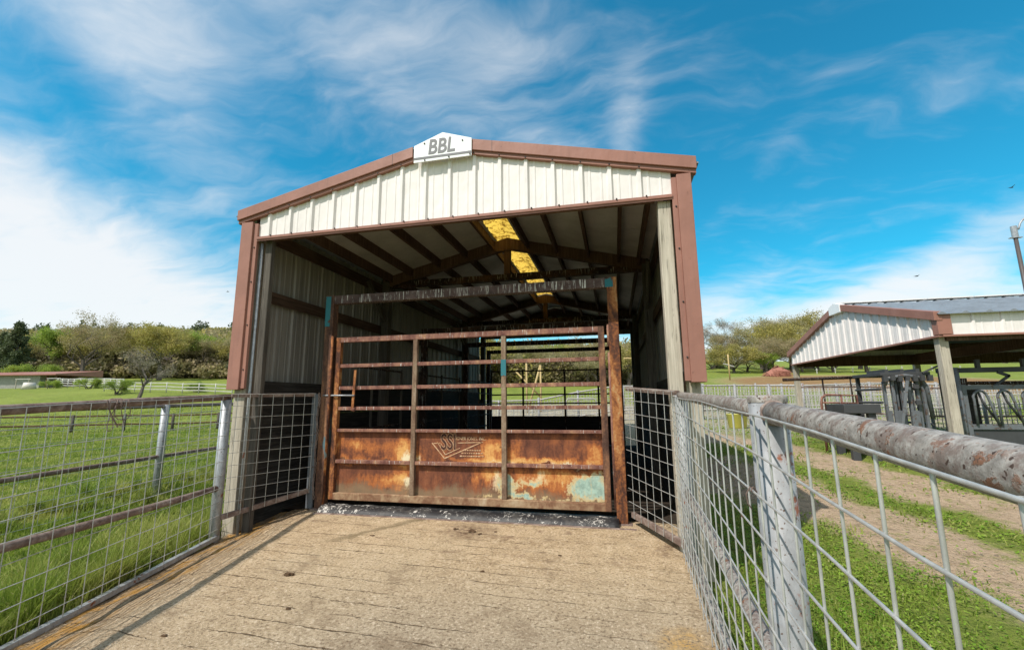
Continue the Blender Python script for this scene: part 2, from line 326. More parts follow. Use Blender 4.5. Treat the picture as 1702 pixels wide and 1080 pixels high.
def f_concrete(t):
    o = t.pos(); s = t.sep(o); X, Y = s[0], s[1]
    big = t.noise(o, 1.1, 5, .6); mid = t.noise(o, 6, 6, .65); fine = t.noise(o, 48, 5, .8); ag = t.vor(o, 85); ag2 = t.vor(o, 190)
    c = t.ramp(mid, [(.28, (.385, .275, .16)), (.5, (.53, .39, .235)), (.72, (.66, .505, .325))])
    c = t.mix(t.rng(big, .35, .7, 0, .45), c, (.56, .445, .29))
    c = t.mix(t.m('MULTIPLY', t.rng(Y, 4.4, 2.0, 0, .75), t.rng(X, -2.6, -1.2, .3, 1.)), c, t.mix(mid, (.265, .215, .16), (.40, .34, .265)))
    c = t.mix(t.rng(fine, .54, .64, 0, .9), c, (.76, .64, .48)); c = t.mix(t.rng(fine, .47, .37, 0, .9), c, (.15, .10, .06)); sp = t.noise(o, 33, 5, .75); c = t.mix(t.rng(sp, .60, .72, 0, .6), c, (.19, .125, .075)); c = t.mix(t.rng(sp, .40, .28, 0, .5), c, (.68, .55, .38))
    c = t.mix(t.rng(t.noise(o, 2.3, 6, .7), .56, .72, 0, .55), c, (.22, .15, .09))
    c = t.mix(t.rng(ag, .16, .05, 0, .5), c, t.mix(t.noise(o, 300, 1), (.14, .10, .07), (.72, .66, .55)))
    # broken screed lines across the slab
    wob = t.m('ADD', t.m('MULTIPLY', t.m('SUBTRACT', t.noise(o, 1.5, 2), .5), .06), t.m('MULTIPLY', t.m('SUBTRACT', t.noise(o, 28, 4, .7), .5), .035))
    yy = t.m('ADD', t.m('ADD', Y, t.m('MULTIPLY', X, .05)), wob)
    wid = t.rng(t.noise(o, 9, 4, .7), .35, .7, .2, 1.)
    ph = t.m('FRACT', t.m('MULTIPLY', yy, 5.6)); ln = t.rng(t.m('ABSOLUTE', t.m('SUBTRACT', ph, .5)), t.m('MULTIPLY', wid, .06), .01)
    brk = t.rng(t.noise(t.map(o, (.9, 4.4, 1)), 1.6, 6, .7), .45, .56); rgt = t.rng(X, .4, -1.6, .45, 1.)
    line = t.m('MULTIPLY', t.m('MULTIPLY', ln, brk), rgt)
    # tight combing along the left edge
    lx = t.m('ADD', t.m('ADD', X, t.m('MULTIPLY', Y, .2)), 3.54)                 # ~0 at the left fence line
    comb = t.m('FRACT', t.m('ADD', t.m('MULTIPLY', lx, 19), t.m('MULTIPLY', t.noise(o, 3.5, 5, .65), 3.)))
    cl = t.m('MULTIPLY', t.m('MULTIPLY', t.rng(t.m('ABSOLUTE', t.m('SUBTRACT', comb, .5)), .30, .05), t.rng(lx, .95, .55)), t.rng(mid, .35, .55))
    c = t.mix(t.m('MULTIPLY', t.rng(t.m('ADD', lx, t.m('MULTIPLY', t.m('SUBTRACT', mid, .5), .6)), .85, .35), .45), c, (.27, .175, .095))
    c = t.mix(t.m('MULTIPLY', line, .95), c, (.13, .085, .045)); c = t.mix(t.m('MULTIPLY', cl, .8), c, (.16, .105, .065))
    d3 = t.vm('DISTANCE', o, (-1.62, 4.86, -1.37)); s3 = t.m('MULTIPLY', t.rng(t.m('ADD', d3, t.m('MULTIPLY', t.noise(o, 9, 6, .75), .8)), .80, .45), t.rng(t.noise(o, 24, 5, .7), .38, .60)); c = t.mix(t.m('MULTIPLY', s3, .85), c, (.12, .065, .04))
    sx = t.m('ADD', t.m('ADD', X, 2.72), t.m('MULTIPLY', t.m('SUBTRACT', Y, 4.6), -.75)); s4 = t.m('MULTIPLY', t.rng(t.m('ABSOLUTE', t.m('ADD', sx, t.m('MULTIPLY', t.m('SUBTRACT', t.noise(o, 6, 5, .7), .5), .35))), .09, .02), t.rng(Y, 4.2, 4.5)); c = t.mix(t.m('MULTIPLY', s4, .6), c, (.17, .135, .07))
    # dark damp stains by the gate, lichen
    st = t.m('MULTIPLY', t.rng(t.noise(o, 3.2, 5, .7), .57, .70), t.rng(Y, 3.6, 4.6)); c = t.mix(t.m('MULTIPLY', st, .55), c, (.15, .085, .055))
    li = t.m('MULTIPLY', t.rng(t.noise(t.map(o, (2.2, .8, 1), rot=(0, 0, .2)), 3.5, 6, .7), .47, .60), t.rng(lx, .7, .3))
    c = t.mix(t.m('MULTIPLY', li, .75), c, (.48, .235, .03))
    dd = t.vm('DISTANCE', o, (.35, 3.12, -1.45)); li2 = t.rng(t.m('ADD', dd, t.m('MULTIPLY', t.noise(o, 12, 5, .7), .5)), .50, .24)
    li2 = t.m('MULTIPLY', li2, t.rng(fine, .40, .58)); c = t.mix(t.m('MULTIPLY', li2, .75), c, (.62, .33, .04))
    c = t.mix(t.m('MULTIPLY', t.rng(t.noise(o, 7, 6, .75), .64, .70), t.rng(lx, .35, 0.)), c, (.055, .075, .02))
    h = t.m('ADD', t.m('MULTIPLY', fine, 1.3), t.m('MULTIPLY', mid, .35)); h = t.m('SUBTRACT', h, t.m('MULTIPLY', line, 1.6)); h = t.m('SUBTRACT', h, t.m('MULTIPLY', cl, 1.)); h = t.m('ADD', h, t.m('MULTIPLY', t.noise(o, 160, 3, .7), .8))
    return dict(c=c, r=.9, s=.2, n=t.bump(h, .9, .014))
M['concrete'] = material('combed_concrete', f_concrete)

def f_ground(t):
    o = t.pos(); s = t.sep(o); X, Y = s[0], s[1]
    a = t.noise(o, .12, 4); b = t.noise(o, 1.7, 6, .65); f = t.noise(o, 22, 5, .7); d = t.vm('LENGTH', o)
    g = t.mix(t.rng(b, .3, .7), (.115, .165, .028), (.225, .275, .05)); g = t.mix(t.rng(f, .35, .7, 0, .6), g, (.26, .28, .07))
    g = t.mix(t.rng(a, .42, .66, 0, .6), g, (.25, .29, .065))
    g = t.mix(t.rng(t.noise(o, .5, 5, .7), .56, .72, 0, .55), g, (.17, .15, .06))
    # two wheel ruts of bare dirt on the right, bare earth round the pens
    nn = t.m('ADD', t.m('MULTIPLY', X, .94), t.m('MULTIPLY', Y, .34)); wob = t.m('MULTIPLY', t.m('SUBTRACT', t.noise(o, .9, 6, .75), .5), 1.9)
    nn = t.m('ADD', nn, wob); r1 = t.rng(t.m('ABSOLUTE', t.m('SUBTRACT', nn, 5.0)), .85, .4); r2 = t.rng(t.m('ABSOLUTE', t.m('SUBTRACT', nn, 7.05)), .75, .35)
    rt = t.m('MAXIMUM', r1, r2); pen = t.m('MULTIPLY', t.rng(t.m('ADD', Y, t.m('MULTIPLY', wob, 1.4)), 12., 15.5), t.rng(t.m('ADD', d, wob), 31, 26)); pen = t.m('MULTIPLY', pen, t.rng(X, -9., -6.))
    soil = t.rng(t.vm('DISTANCE', t.vm('MULTIPLY', o, (1, 1, 0)), (25., 52., 0)), 16, 11); soil = t.m('MULTIPLY', soil, t.rng(t.m('ADD', f, t.m('MULTIPLY', wob, .2)), .25, .5))
    dm = t.m('MAXIMUM', t.m('MULTIPLY', rt, t.rng(X, .8, 1.6)), t.m('MAXIMUM', t.m('MULTIPLY', pen, .85), soil))
    dm = t.m('MULTIPLY', dm, t.rng(t.m('ADD', t.m('MULTIPLY', f, .5), t.m('MULTIPLY', t.noise(o, 5, 5, .7), .6)), .38, .52))
    dirt = t.mix(t.noise(o, 2.5, 6, .7), (.40, .28, .18), (.64, .49, .34)); dirt = t.mix(t.rng(t.noise(o, 9, 6, .75), .50, .66, 0, .6), dirt, (.23, .155, .095)); dirt = t.mix(t.rng(f, .5, .75, 0, .6), dirt, (.14, .095, .06)); dirt = t.mix(t.rng(t.noise(o, 40, 3, .6), .60, .68, 0, .7), dirt, (.60, .50, .38))
    dirt = t.mix(t.m('MULTIPLY', pen, .7), dirt, t.mix(b, (.33, .29, .235), (.50, .45, .375))); dirt = t.mix(soil, dirt, t.mix(b, (.20, .10, .05), (.36, .21, .10)))
    return dict(c=t.mix(dm, g, dirt), r=.95, s=.1, n=t.bump(t.m('ADD', t.m('ADD', f, b), t.noise(o, 8, 5, .7)), 1., .06))
M['ground'] = material('pasture_ground', f_ground)
def f_leaf(c1, c2, c3, sc=.35, tr=.35, fine=7., straw=0.):
    def fn(t):
        o = t.pos(); a = t.noise(o, sc, 3); b = t.noise(o, fine, 2)
        c = t.mix(t.rng(b, .3, .7), c1, c2); c = t.mix(t.rng(a, .42, .62), c, c3)
        if straw: c = t.mix(t.rng(t.noise(o, 31, 2, .6), .66-straw, .70-straw), c, (.46, .40, .20))
        return dict(c=c, tr=tr, tc=t.mix(.35 if straw else .12, c, (.3, .42, .04)), r=.6, s=.25)
    return fn
M['blade'] = material('grass_blades', f_leaf((.13, .20, .025), (.27, .345, .055), (.36, .375, .10), .8, .4, 11, .04))
M['clover'] = material('clover_leaves', f_leaf((.10, .22, .015), (.20, .36, .03), (.25, .37, .045), 1.2, .35, 14, .01))
M['leafyel'] = material('yellow_green_spring_leaves', f_leaf((.40, .35, .09), (.50, .43, .13), (.34, .29, .11), .3, .40))
M['leafgrn'] = material('fresh_green_leaves', f_leaf((.27, .36, .06), (.42, .52, .10), (.22, .29, .055), .3, .45))
M['leafdrk'] = material('dark_evergreen_needles', f_leaf((.07, .095, .05), (.13, .16, .075), (.10, .12, .06), .3, .2))
M['leafbrn'] = material('brown_buds', f_leaf((.33, .26, .15), (.44, .355, .21), (.37, .32, .15), .3, .40))
M['thicket'] = material('thicket_twigs', f_leaf((.10, .082, .05), (.16, .13, .075), (.15, .14, .06), .3, .25))
M['emblemdark'] = material('dark_emblem_rust', f_rust([(.3, (.03, .013, .01)), (.5, (.06, .025, .018)), (.7, (.12, .05, .03))], 16))
M['twig'] = material('bare_twigs', lambda t: dict(c=t.mix(t.noise(t.pos(), 1., 3), (.20, .17, .13), (.36, .32, .25)), r=.9))
M['leafgry'] = material('grey_green_buds', f_leaf((.35, .31, .18), (.46, .41, .25), (.40, .35, .17), .3, .40))

# ------------------------------------------------------------------ terrain
rs = np.concatenate([np.linspace(0, 30, 76), np.geomspace(31, 900, 62)]); na = 216
aa = np.linspace(0, 2*PI, na, endpoint=False)
RR, AA = np.meshgrid(rs[1:], aa, indexing='ij')
gx, gy = RR*np.sin(AA), RR*np.cos(AA)
gzv = terrain(gx, gy)
V = np.concatenate([[[0, 0, gz(0, 0)]], np.stack([gx, gy, gzv], -1).reshape(-1, 3)])
nr = len(rs)-1
i, k = np.meshgrid(np.arange(nr-1), np.arange(na), indexing='ij'); k2 = (k+1) % na
Q = np.stack([1+i*na+k, 1+i*na+k2, 1+(i+1)*na+k2, 1+(i+1)*na+k], -1).reshape(-1, 4)
Q = Q[:, ::-1]
me = np_mesh('ground', V, Q, M['ground'], True)
bm_center = [(0, 1+kk, 1+(kk+1) % na) for kk in range(na)]
tag(link('ground', me), kind='structure')
# small central disc under the ramp
mb = MB(); mb.add([tuple(V[0])]+[tuple(V[1+kk]) for kk in range(na)], [(0, 1+(kk+1) % na, 1+kk) for kk in range(na)])
tag(mb.build('ground_under_ramp', M['ground']), kind='structure')

# ------------------------------------------------------------------ concrete ramp
LFA = Vector((-4.43, 4.45, 0)); LFD = Vector((.196, -.981, 0)).normalized()
RFA = Vector((.588, 4.45, 0)); RFD = Vector((-.0255, -1, 0)).normalized()
def ramp_z(x, y):
    z = -1.35-.045*(5.4-y); lx = x-(-4.43-.2*(y-4.45)); return z-.115*(1-float(sstep(0.05, .8, lx)))
def lrel(x, y):
    lx = x-(-4.43-.2*(y-4.45)); e = float(sstep(1.15, .3, lx))
    return e*(.016*mnoise.noise(Vector((lx*9, y*2.1, 4)))+.010*mnoise.noise(Vector((lx*26, y*5, 9)))+.010*mnoise.noise(Vector((x*4, y*4.5, 2))))
ny, nx = 230, 170; V = []; ys = np.linspace(-2.2, 5.47, ny)
for y in ys:
    xl = -4.43-.2*(y-4.45)+.02; xr = .575+.0255*(y-4.45)
    for u in np.linspace(0, 1, nx):
        x = xl+(xr-xl)*u
        V.append((x, y, ramp_z(x, y)+.006*mnoise.noise(Vector((x*2.2, y*2.2, 0)))+.004*mnoise.noise(Vector((x*9, y*9, 3)))+.0025*mnoise.noise(Vector((x*22, y*26, 8)))+lrel(x, y)))
top = len(V); V2 = [(x, y, -2.1) for (x, y, z) in V]
Fq = [(j*nx+q, j*nx+q+1, (j+1)*nx+q+1, (j+1)*nx+q) for j in range(ny-1) for q in range(nx-1)]
side = []
for j in range(ny-1):
    side += [(j*nx, (j+1)*nx, top+(j+1)*nx, top+j*nx), ((j+1)*nx+nx-1, j*nx+nx-1, top+j*nx+nx-1, top+(j+1)*nx+nx-1)]
for q in range(nx-1): side.append(((ny-1)*nx+q, (ny-1)*nx+q+1, top+(ny-1)*nx+q+1, top+(ny-1)*nx+q)); side.append((q+1, q, top+q, top+q+1))
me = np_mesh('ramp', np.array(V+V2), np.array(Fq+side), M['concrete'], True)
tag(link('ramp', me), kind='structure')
# floor inside the barn
mb = MB(); nxx, nyy = 24, 44; vs = []; fs = []
for j in range(nyy+1):
    for q in range(nxx+1):
        x = -4.6+5.4*q/nxx; y = 5.475+9.4*j/nyy; vs.append((x, y, -1.40+.03*mnoise.noise(Vector((x*1.5, y*1.5, 7)))))
for j in range(nyy):
    for q in range(nxx): a = j*(nxx+1)+q; fs.append((a, a+1, a+nxx+2, a+nxx+1))
mb.add(vs, fs); tag(mb.build('barn_floor', M['barnfloor'], smooth=True), kind='structure')

# clods of dry dung on the ramp
CL = [(-2.75, 3.55, .05), (-1.55, 4.85, .045), (-1.45, 4.78, .035), (-1.75, 4.9, .03), (-2.35, 3.05, .03), (-.55, 4.35, .022), (-1.15, 3.9, .024), (-2.55, 4.55, .028), (-2.9, 2.6, .024), (-1.3, 4.88, .022)]
for n, (x, y, r) in enumerate(CL):
    mb = MB(); z = ramp_z(x, y)
    for q in range(3): mb.ball((x+random.uniform(-.7, .7)*r, y+random.uniform(-.4, .4)*r, z+r*.12), r*random.uniform(.3, .65), 7, 4, (1.2, 1, .5), .35)
    tag(mb.build('dung_clod', M['clod'], smooth=False), 'small brown clod of dry dung lying on the tan concrete ramp' if r < .049 else ('larger dark dung lump by the middle of the black gate sill' if y > 4 else 'largest dark clod on the open left half of the ramp'), 'dung', 'clods on the ramp')

# ------------------------------------------------------------------ main barn
FY = 4.63; XL, XR = -4.60, .86; RX = -1.87
def rake(x): return 3.09-.227*abs(x-RX)
def roofz(x): return 3.075-.245*abs(x-RX)
barn = thing('cattle_barn', 'open fronted barn with brown trim and cream gable over a rusty gate', 'barn', (-1.87, 9.7, -1.62))
def ribbed(mb, a0, a1, first, zb, zt, place, rib=.30480, h=.028, thick=.008):
    """profile sheet: a runs along the wall, ribs proud; place(a, out, z) -> point"""
    pr = [(a0, 0)]; a = first
    while a-.05 > a0+.01: a -= rib
    while a < a1-.04:
        if a-.034 > pr[-1][0]:
            pr += [(a-.034, 0), (a-.016, h), (a+.016, h), (a+.034, 0)]
            for m_ in (.30, .70):
                b = a+rib*m_
                if b+.02 < a1: pr += [(b-.016, 0), (b-.008, .005), (b+.008, .005), (b+.016, 0)]
        a += rib
    pr = [p for p in pr if a0 <= p[0] <= a1]+[(a1, 0)]
    vs = []; fs = []
    for a, o in pr: vs += [place(a, o, zb(a)), place(a, o, zt(a)), place(a, o-thick, zb(a)), place(a, o-thick, zt(a))]
    for q in range(len(pr)-1):
        b = q*4; fs += [(b, b+4, b+5, b+1), (b+6, b+2, b+3, b+7), (b+1, b+5, b+7, b+3), (b+4, b, b+2, b+6)]
    mb.add(vs, fs); return mb
mb = ribbed(MB(), -4.37, .67, -.911*FY, lambda a: 2.088, lambda a: rake(a)-.135, lambda a, o, z: (a, FY-o, z))
mb.build('gable_siding', M['cream'], barn)
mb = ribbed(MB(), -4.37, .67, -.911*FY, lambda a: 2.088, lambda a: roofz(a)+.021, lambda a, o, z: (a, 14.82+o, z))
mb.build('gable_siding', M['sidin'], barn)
# lintel trim
mb = MB(); mb.box(-4.37, .67, FY-.045, FY+.02, 2.052, 2.084); mb.box(-4.37, .67, FY-.032, FY-.0305, 2.03, 2.052)
mb.build('lintel_trim', M['trim'], barn, bevel=.003)
SCREWS = []
for q in range(17):
    for dx in (.06,):
        x = -.911*FY+q*.3048+dx
        if x < .62: SCREWS.append((x, FY-.05, 2.088)); SCREWS.append((x-.06, FY-.052, rake(x-.06)-.163))
for z in (.4, .95, 1.5, 1.95): SCREWS += [(-4.40, FY-.033, z), (.70, FY-.033, z)]
def put_screws(pts, parent):
    first = MB().ball((0, 0, 0), .010, 6, 4).build('screw', M['screw'], None)
    for q, p in enumerate(pts):
        o = first if q == 0 else first.copy()
        if q: COL.objects.link(o)
        o.parent = parent; o.location = Vector(p)-origin_of(parent)
put_screws(SCREWS, barn)
# header board behind siding
mb = MB(); mb.box(-4.3, .5, FY+.05, FY+.10, 2.06, 2.24); mb.build('header_board', M['woodbr'], barn)
# rake trim, one length per slope
for sx in (-1, 1):
    xe = -4.66 if sx < 0 else .92; x0 = RX+sx*.36
    def seg(xa, xb, dz0, dz1, y0, y1):
        m_ = MB(); m_.prism([(xa, rake(xa)+dz0), (xb, rake(xb)+dz0), (xb, rake(xb)+dz1), (xa, rake(xa)+dz1)], y0, y1); return m_
    rk = seg(x0, xe, -.135, 0, FY-.075, FY+.03).build('rake_trim', M['trim'], barn, bevel=.004)
    seg(x0, xe+(-sx)*.005, -.178, -.137, FY-.052, FY+.01).build('rake_flange', M['trim'], rk, bevel=.003)
    xm = RX+sx*.62; seg(xm, xm+sx*.004, -.136, .001, FY-.0765, FY-.05).build('trim_joint', M['screw'], rk)
# corner trims
for xo, xi in ((XL, -4.43), (XR, .72)):
    s = 1 if xi > xo else -1; z1 = rake(xo)-.18
    ct = MB().box(min(xo, xi), max(xo, xi), FY-.055, FY+.10, .158, z1).build('corner_trim', M['trim'], barn, bevel=.004)
    xf = -4.37 if xo < -1 else .668
    MB().box(min(xi, xf), max(xi, xf), FY-.03, FY+.01, .172, z1-.02).build('trim_flange', M['trim'], ct, bevel=.003)
# posts
YP = [7.95, 12.75, 14.70]
def post(x0, x1, y0, y1, z0, z1, mat): return MB().box(x0, x1, y0, y1, z0, z1).build('post', mat, barn, bevel=.008)
post(-4.565, -4.405, FY+.035, FY+.19, -1.75, 2.20, M['woodlt']); post(-4.315, -4.215, FY+.06, FY+.13, -1.7, 2.25, M['wooddk'])
p2 = MB().tube([(-4.345, FY+.04, -1.7), (-4.345, FY+.04, 2.02)], .017, 8).build('corner_pipe', M['galv'], barn, True)
post(.525, .655, FY+.015, FY+.17, -1.7, 2.04, M['woodlt']); post(.69, .83, FY+.115, FY+.25, -1.8, 2.1, M['woodlt'])
for y in YP:
    post(-4.42, -4.27, y-.075, y+.075, -1.7, 2.35, M['wooddk']); post(.56, .71, y-.075, y+.075, -1.7, 2.35, M['wooddk'])
# side walls: inner and outer face of ribbed sheet, girts, plank lining
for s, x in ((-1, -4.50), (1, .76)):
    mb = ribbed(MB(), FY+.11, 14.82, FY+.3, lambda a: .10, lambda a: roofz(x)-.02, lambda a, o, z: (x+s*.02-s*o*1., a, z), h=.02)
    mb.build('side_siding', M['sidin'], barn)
    xi = x-s*.045; 
    for (za, zb_) in ((1.31, 1.47), (2.12, 2.30)): MB().box(min(xi, xi+s*.02-s*.04), max(xi, xi-s*.02), FY+.22, 14.6, za, zb_).build('girt', M['girt'], barn, bevel=.004)
    MB().box(min(xi, xi-s*.03), max(xi, xi-s*.03), FY+.22, 14.6, .045, .275).build('skirt_board', M['plank'], barn, bevel=.004)
    mb = MB()
    for q in range(7):
        z = -1.52+q*.225; xx = xi+random.uniform(-.006, .006); mb.box(min(xx, xx-s*.04), max(xx, xx-s*.04), FY+.23, 14.75, z, z+.2235)
    mb.build('plank_lining', M['plank'], barn, bevel=.004)
# roof: two ribbed slopes with lining, open ridge covered by a translucent strip
SKX = (-2.09, -1.62)
for s in (-1, 1):
    xa = SKX[0]+.01 if s < 0 else SKX[1]-.01; xe = -4.68 if s < 0 else .94
    mb = MB(); a = 4.56; pr = []
    while a < 14.95: pr += [(a, 0), (a+.03, .025), (a+.06, .025), (a+.09, 0)]; a += .3
    vs = []; fs = []
    for y, o in pr: vs += [(xa, y, roofz(xa)+o), (xe, y, roofz(xe)+o), (xa, y, roofz(xa)-.012), (xe, y, roofz(xe)-.012)]
    for q in range(len(pr)-1):
        b = q*4; fs += [(b, b+4, b+5, b+1), (b+2, b+3, b+7, b+6)]
    fs += [(0, 1, 3, 2), (len(vs)-4, len(vs)-2, len(vs)-1, len(vs)-3)]
    mb.add(vs, fs); mb.build('roof_slope', M['roofmet'], barn)
    mb = MB(); n_ = 11
    for q in range(n_):
        y0 = FY+.12+q*(10.1/n_); y1 = y0+10.1/n_-.007
        mb.prism([(xa, roofz(xa)-.02), (xe-s*.25, roofz(xe-s*.25)-.02), (xe-s*.25, roofz(xe-s*.25)-.024), (xa, roofz(xa)-.024)], y0, y1)
    mb.build('roof_lining', M['rooflin'], barn)
mb = MB(); mb.prism([(SKX[0]-.02, roofz(SKX[0])+.030), (RX, roofz(RX)+.032), (SKX[1]+.02, roofz(SKX[1])+.030), (SKX[1]+.02, roofz(SKX[1])+.028), (RX, roofz(RX)+.03), (SKX[0]-.02, roofz(SKX[0])+.028)], FY+.02, 12.80)
mb.build('ridge_skylight', M['fibre'], barn)
mb = MB(); mb.prism([(SKX[0]-.02, roofz(SKX[0])+.030), (RX, roofz(RX)+.032), (SKX[1]+.02, roofz(SKX[1])+.030), (SKX[1]+.02, roofz(SKX[1])+.025), (RX, roofz(RX)+.027), (SKX[0]-.02, roofz(SKX[0])+.025)], 12.803, 14.9)
mb.build('ridge_cap', M['rooflin'], barn)
# purlins
for x in (-4.22, -3.80, -3.22, -2.67, -2.14, -1.47, -.93, -.36, .17, .50):
    w = .045; d = .15
    MB().prism([(x-w/2, roofz(x)-.028-d), (x+w/2, roofz(x)-.028-d), (x+w/2, roofz(x+w/2)-.028), (x-w/2, roofz(x-w/2)-.028)], FY+.10, 14.75).build('purlin', M['woodbr'], barn)
# trusses
for y in YP:
    tr = MB()
    for s in (-1, 1):
        xe = -4.42 if s < 0 else .70; a = (RX, roofz(RX)-.03); b = (xe, roofz(xe)-.03)
        tr.prism([(a[0], a[1]-.21), (b[0], b[1]-.21), b, a], y-.06+.002*s, y+.06+.002*s)
    t_ = tr.build('truss', M['woodbr'], barn)
    MB().prism([(RX-.24, roofz(RX)-.285), (RX+.24, roofz(RX)-.285), (RX+.27, roofz(RX)-.11), (RX, roofz(RX)-.035), (RX-.27, roofz(RX)-.11)], y-.075, y-.064).build('gusset', M['woodbr'], t_)
    MB().box(RX-.06, RX+.06, y-.05, y+.05, 2.345, roofz(RX)-.24).build('king_post', M['woodbr'], t_)
    MB().box(-4.42, .70, y-.045, y+.055, 2.225, 2.345).build('bottom_chord', M['rustin'], t_)
for s in (-1, 1):
    xw = -4.33 if s < 0 else .60
    for y in YP[:2]: MB().beam((xw, y-.08, 1.55), (xw, y-.75, 2.2), .04, .09).build('knee_brace', M['wooddk'], barn)

# name plate on the ridge
plate = thing('ridge_sign', 'white ridge plate with grey letters BBL at the peak of the barn', 'sign', (RX, FY-.14, 2.85))
px0, px1, pxm = -2.205, -1.487, -1.846
MB().prism([(px0, 2.783), (px1, 2.786), (px1, 3.006), (pxm, 3.129), (px0, 3.0)], FY-.092, FY-.078).build('plate', M['white'], plate, bevel=.002)
MB().box(px0+.003, px1-.003, FY-.0950, FY-.093, 2.817, 2.845).build('stripe', M['letter'], plate)
def letters(txt, size, mat, parent, loc, name, ext=.002, shear=0., sx=1., bold=0.):
    cu = bpy.data.curves.new(name, 'FONT'); cu.body = txt; cu.size = size; cu.extrude = ext; cu.shear = shear; cu.align_x = 'CENTER'; cu.offset = bold
    tmp = bpy.data.objects.new(name, cu); COL.objects.link(tmp); dg = bpy.context.evaluated_depsgraph_get()
    me = bpy.data.meshes.new_from_object(tmp.evaluated_get(dg)); bpy.data.objects.remove(tmp)
    off = origin_of(parent)
    for v in me.vertices: x, y, z = v.co; v.co = (x*sx+loc[0]-off.x, -z+loc[1]-off.y, y+loc[2]-off.z)
    me.materials.clear(); me.materials.append(mat)
    o = link(name, me, parent); return o
letters('BBL', .262, M['letter'], plate, (-1.862, FY-.0945, 2.872), 'lettering', .001, .12, .80, .005)
PS = []
for x, z in ((-2.072, 3.015), (-1.598, 2.99), (-2.063, 2.80), (-1.762, 2.803), (-1.504, 2.803)): PS.append((x, FY-.096, z))
put_screws(PS, plate)

# ------------------------------------------------------------------ gate frames and gates
GY = 5.40
def gate_frame(name, label, y, xl, xr, zt_, zb, mats):
    r = thing(name, label, 'gate frame', ((xl+xr)/2, y, zb))
    MB().box(xl+.12, xr-.118, y-.055, y+.055, zt_-.115, zt_).build('header_beam', mats[0], r, bevel=.006)
    for x in (xl, xr-.12):
        p_ = MB().box(x, x+.118, y-.06, y+.06, zb, zt_+.004).build('post', (M['rustbrown'] if mats[2] and x < -2 else mats[1]), r, bevel=.006)
        if mats[2]:
            mb = MB(); zz = (1.02, 1.44) if x < -2 else (1.33, 1.452)
            mb.box(x-.002 if x < -2 else x-.02, x+.075, y-.0625, y-.061, zz[0], zz[1]); mb.build('paint_patch', M['teal'], p_)
            MB().box(x-.05, x+.165, y-.10, y+.02, zb-.01, zb+.018).build('base_plate', M['rail'], p_, bevel=.004)
    return r
gf = gate_frame('gate_portal', 'tall rusty square tube goalpost frame holding the front gate, white streaks along its top', GY, -3.84, .08, 1.448, -1.36, (M['rustdk'], M['rustpost'], True))
# a welded side strip and hinge pins on the posts
mb = MB(); mb.tube([(-3.70, GY-.075, -1.30), (-3.70, GY-.075, .88)], .016, 8); mb.build('latch_pipe', M['rustpost'], gf, True)
mb = MB(); mb.tube([(-.045, GY-.03, -1.2), (-.045, GY-.03, .55)], .018, 8); mb.tube([(-.045, GY-.03, .62), (-.045, GY-.03, .88)], .018, 8); mb.build('hinge_pipe', M['rustpipe'], gf, True)

def gate(name, label, y, mat_tube, mat_sheet, fancy):
    r = thing(name, label, 'gate', (-1.92, y, -1.23))
    x0, x1 = -3.665, -.095
    MB().box(x0, x1, y-.035, y+.025, .795, .865).build('top_rail', mat_tube, r, bevel=.006); MB().box(x0, x1, y-.035, y+.025, -1.232, -1.147).build('bottom_rail', M['tantube'] if fancy else mat_tube, r, bevel=.006)
    for x in (x0-.002, x1-.072): MB().box(x, x+.074, y-.037, y+.027, -1.23, .863).build('stile', (M['rustbrown'] if x > -1 else M['rustpost']) if fancy else mat_tube, r, bevel=.006)
    for x in (-2.508, -1.327):
        st = MB().box(x-.03, x+.03, y-.033, y+.023, -1.147, .795).build('mid_stile', M['olivetube'] if fancy else mat_tube, r, bevel=.005)
        if fancy and x > -2: MB().box(x-.032, x+.032, y-.0352, y-.0335, .30, .50).build('paint_patch', M['teal'], st)
    for za, zb in ((.454, .501), (.159, .206), (-.107, -.062), (-.385, -.347), (-.781, -.737)):
        mb = MB()
        for xa, xb in ((x0+.073, -2.539), (-2.477, -1.358), (-1.296, x1-.073)): mb.box(xa, xb, y-.027, y+.018, za, zb)
        mb.build('bar', mat_tube, r, bevel=.005)
    mb = MB(); mb.box(x0+.07, x1-.07, y+.026, y+.031, -1.15, -.36); mb.build('sheet', mat_sheet, r)
    return r
g1 = gate('livestock_gate', 'closed front livestock gate of rusty tube bars above an orange rusted sheet', GY, M['rustpipe'], M['sheet'], True)
# slam latch lever and rod
lv = MB().beam((-3.345, GY-.05, .416), (-3.365, GY-.05, -.115), .035, .012, (0, 1, 0)).build('latch_lever', M['rustpost'], g1, bevel=.003)
MB().tube([(-3.80, GY-.062, .088), (-3.34, GY-.062, .084)], .011, 8).build('latch_rod', M['galv'], lv, True)
MB().ball((-3.345, GY-.05, -.10), .026, 8, 5).build('latch_pivot', M['rustpipe'], lv)
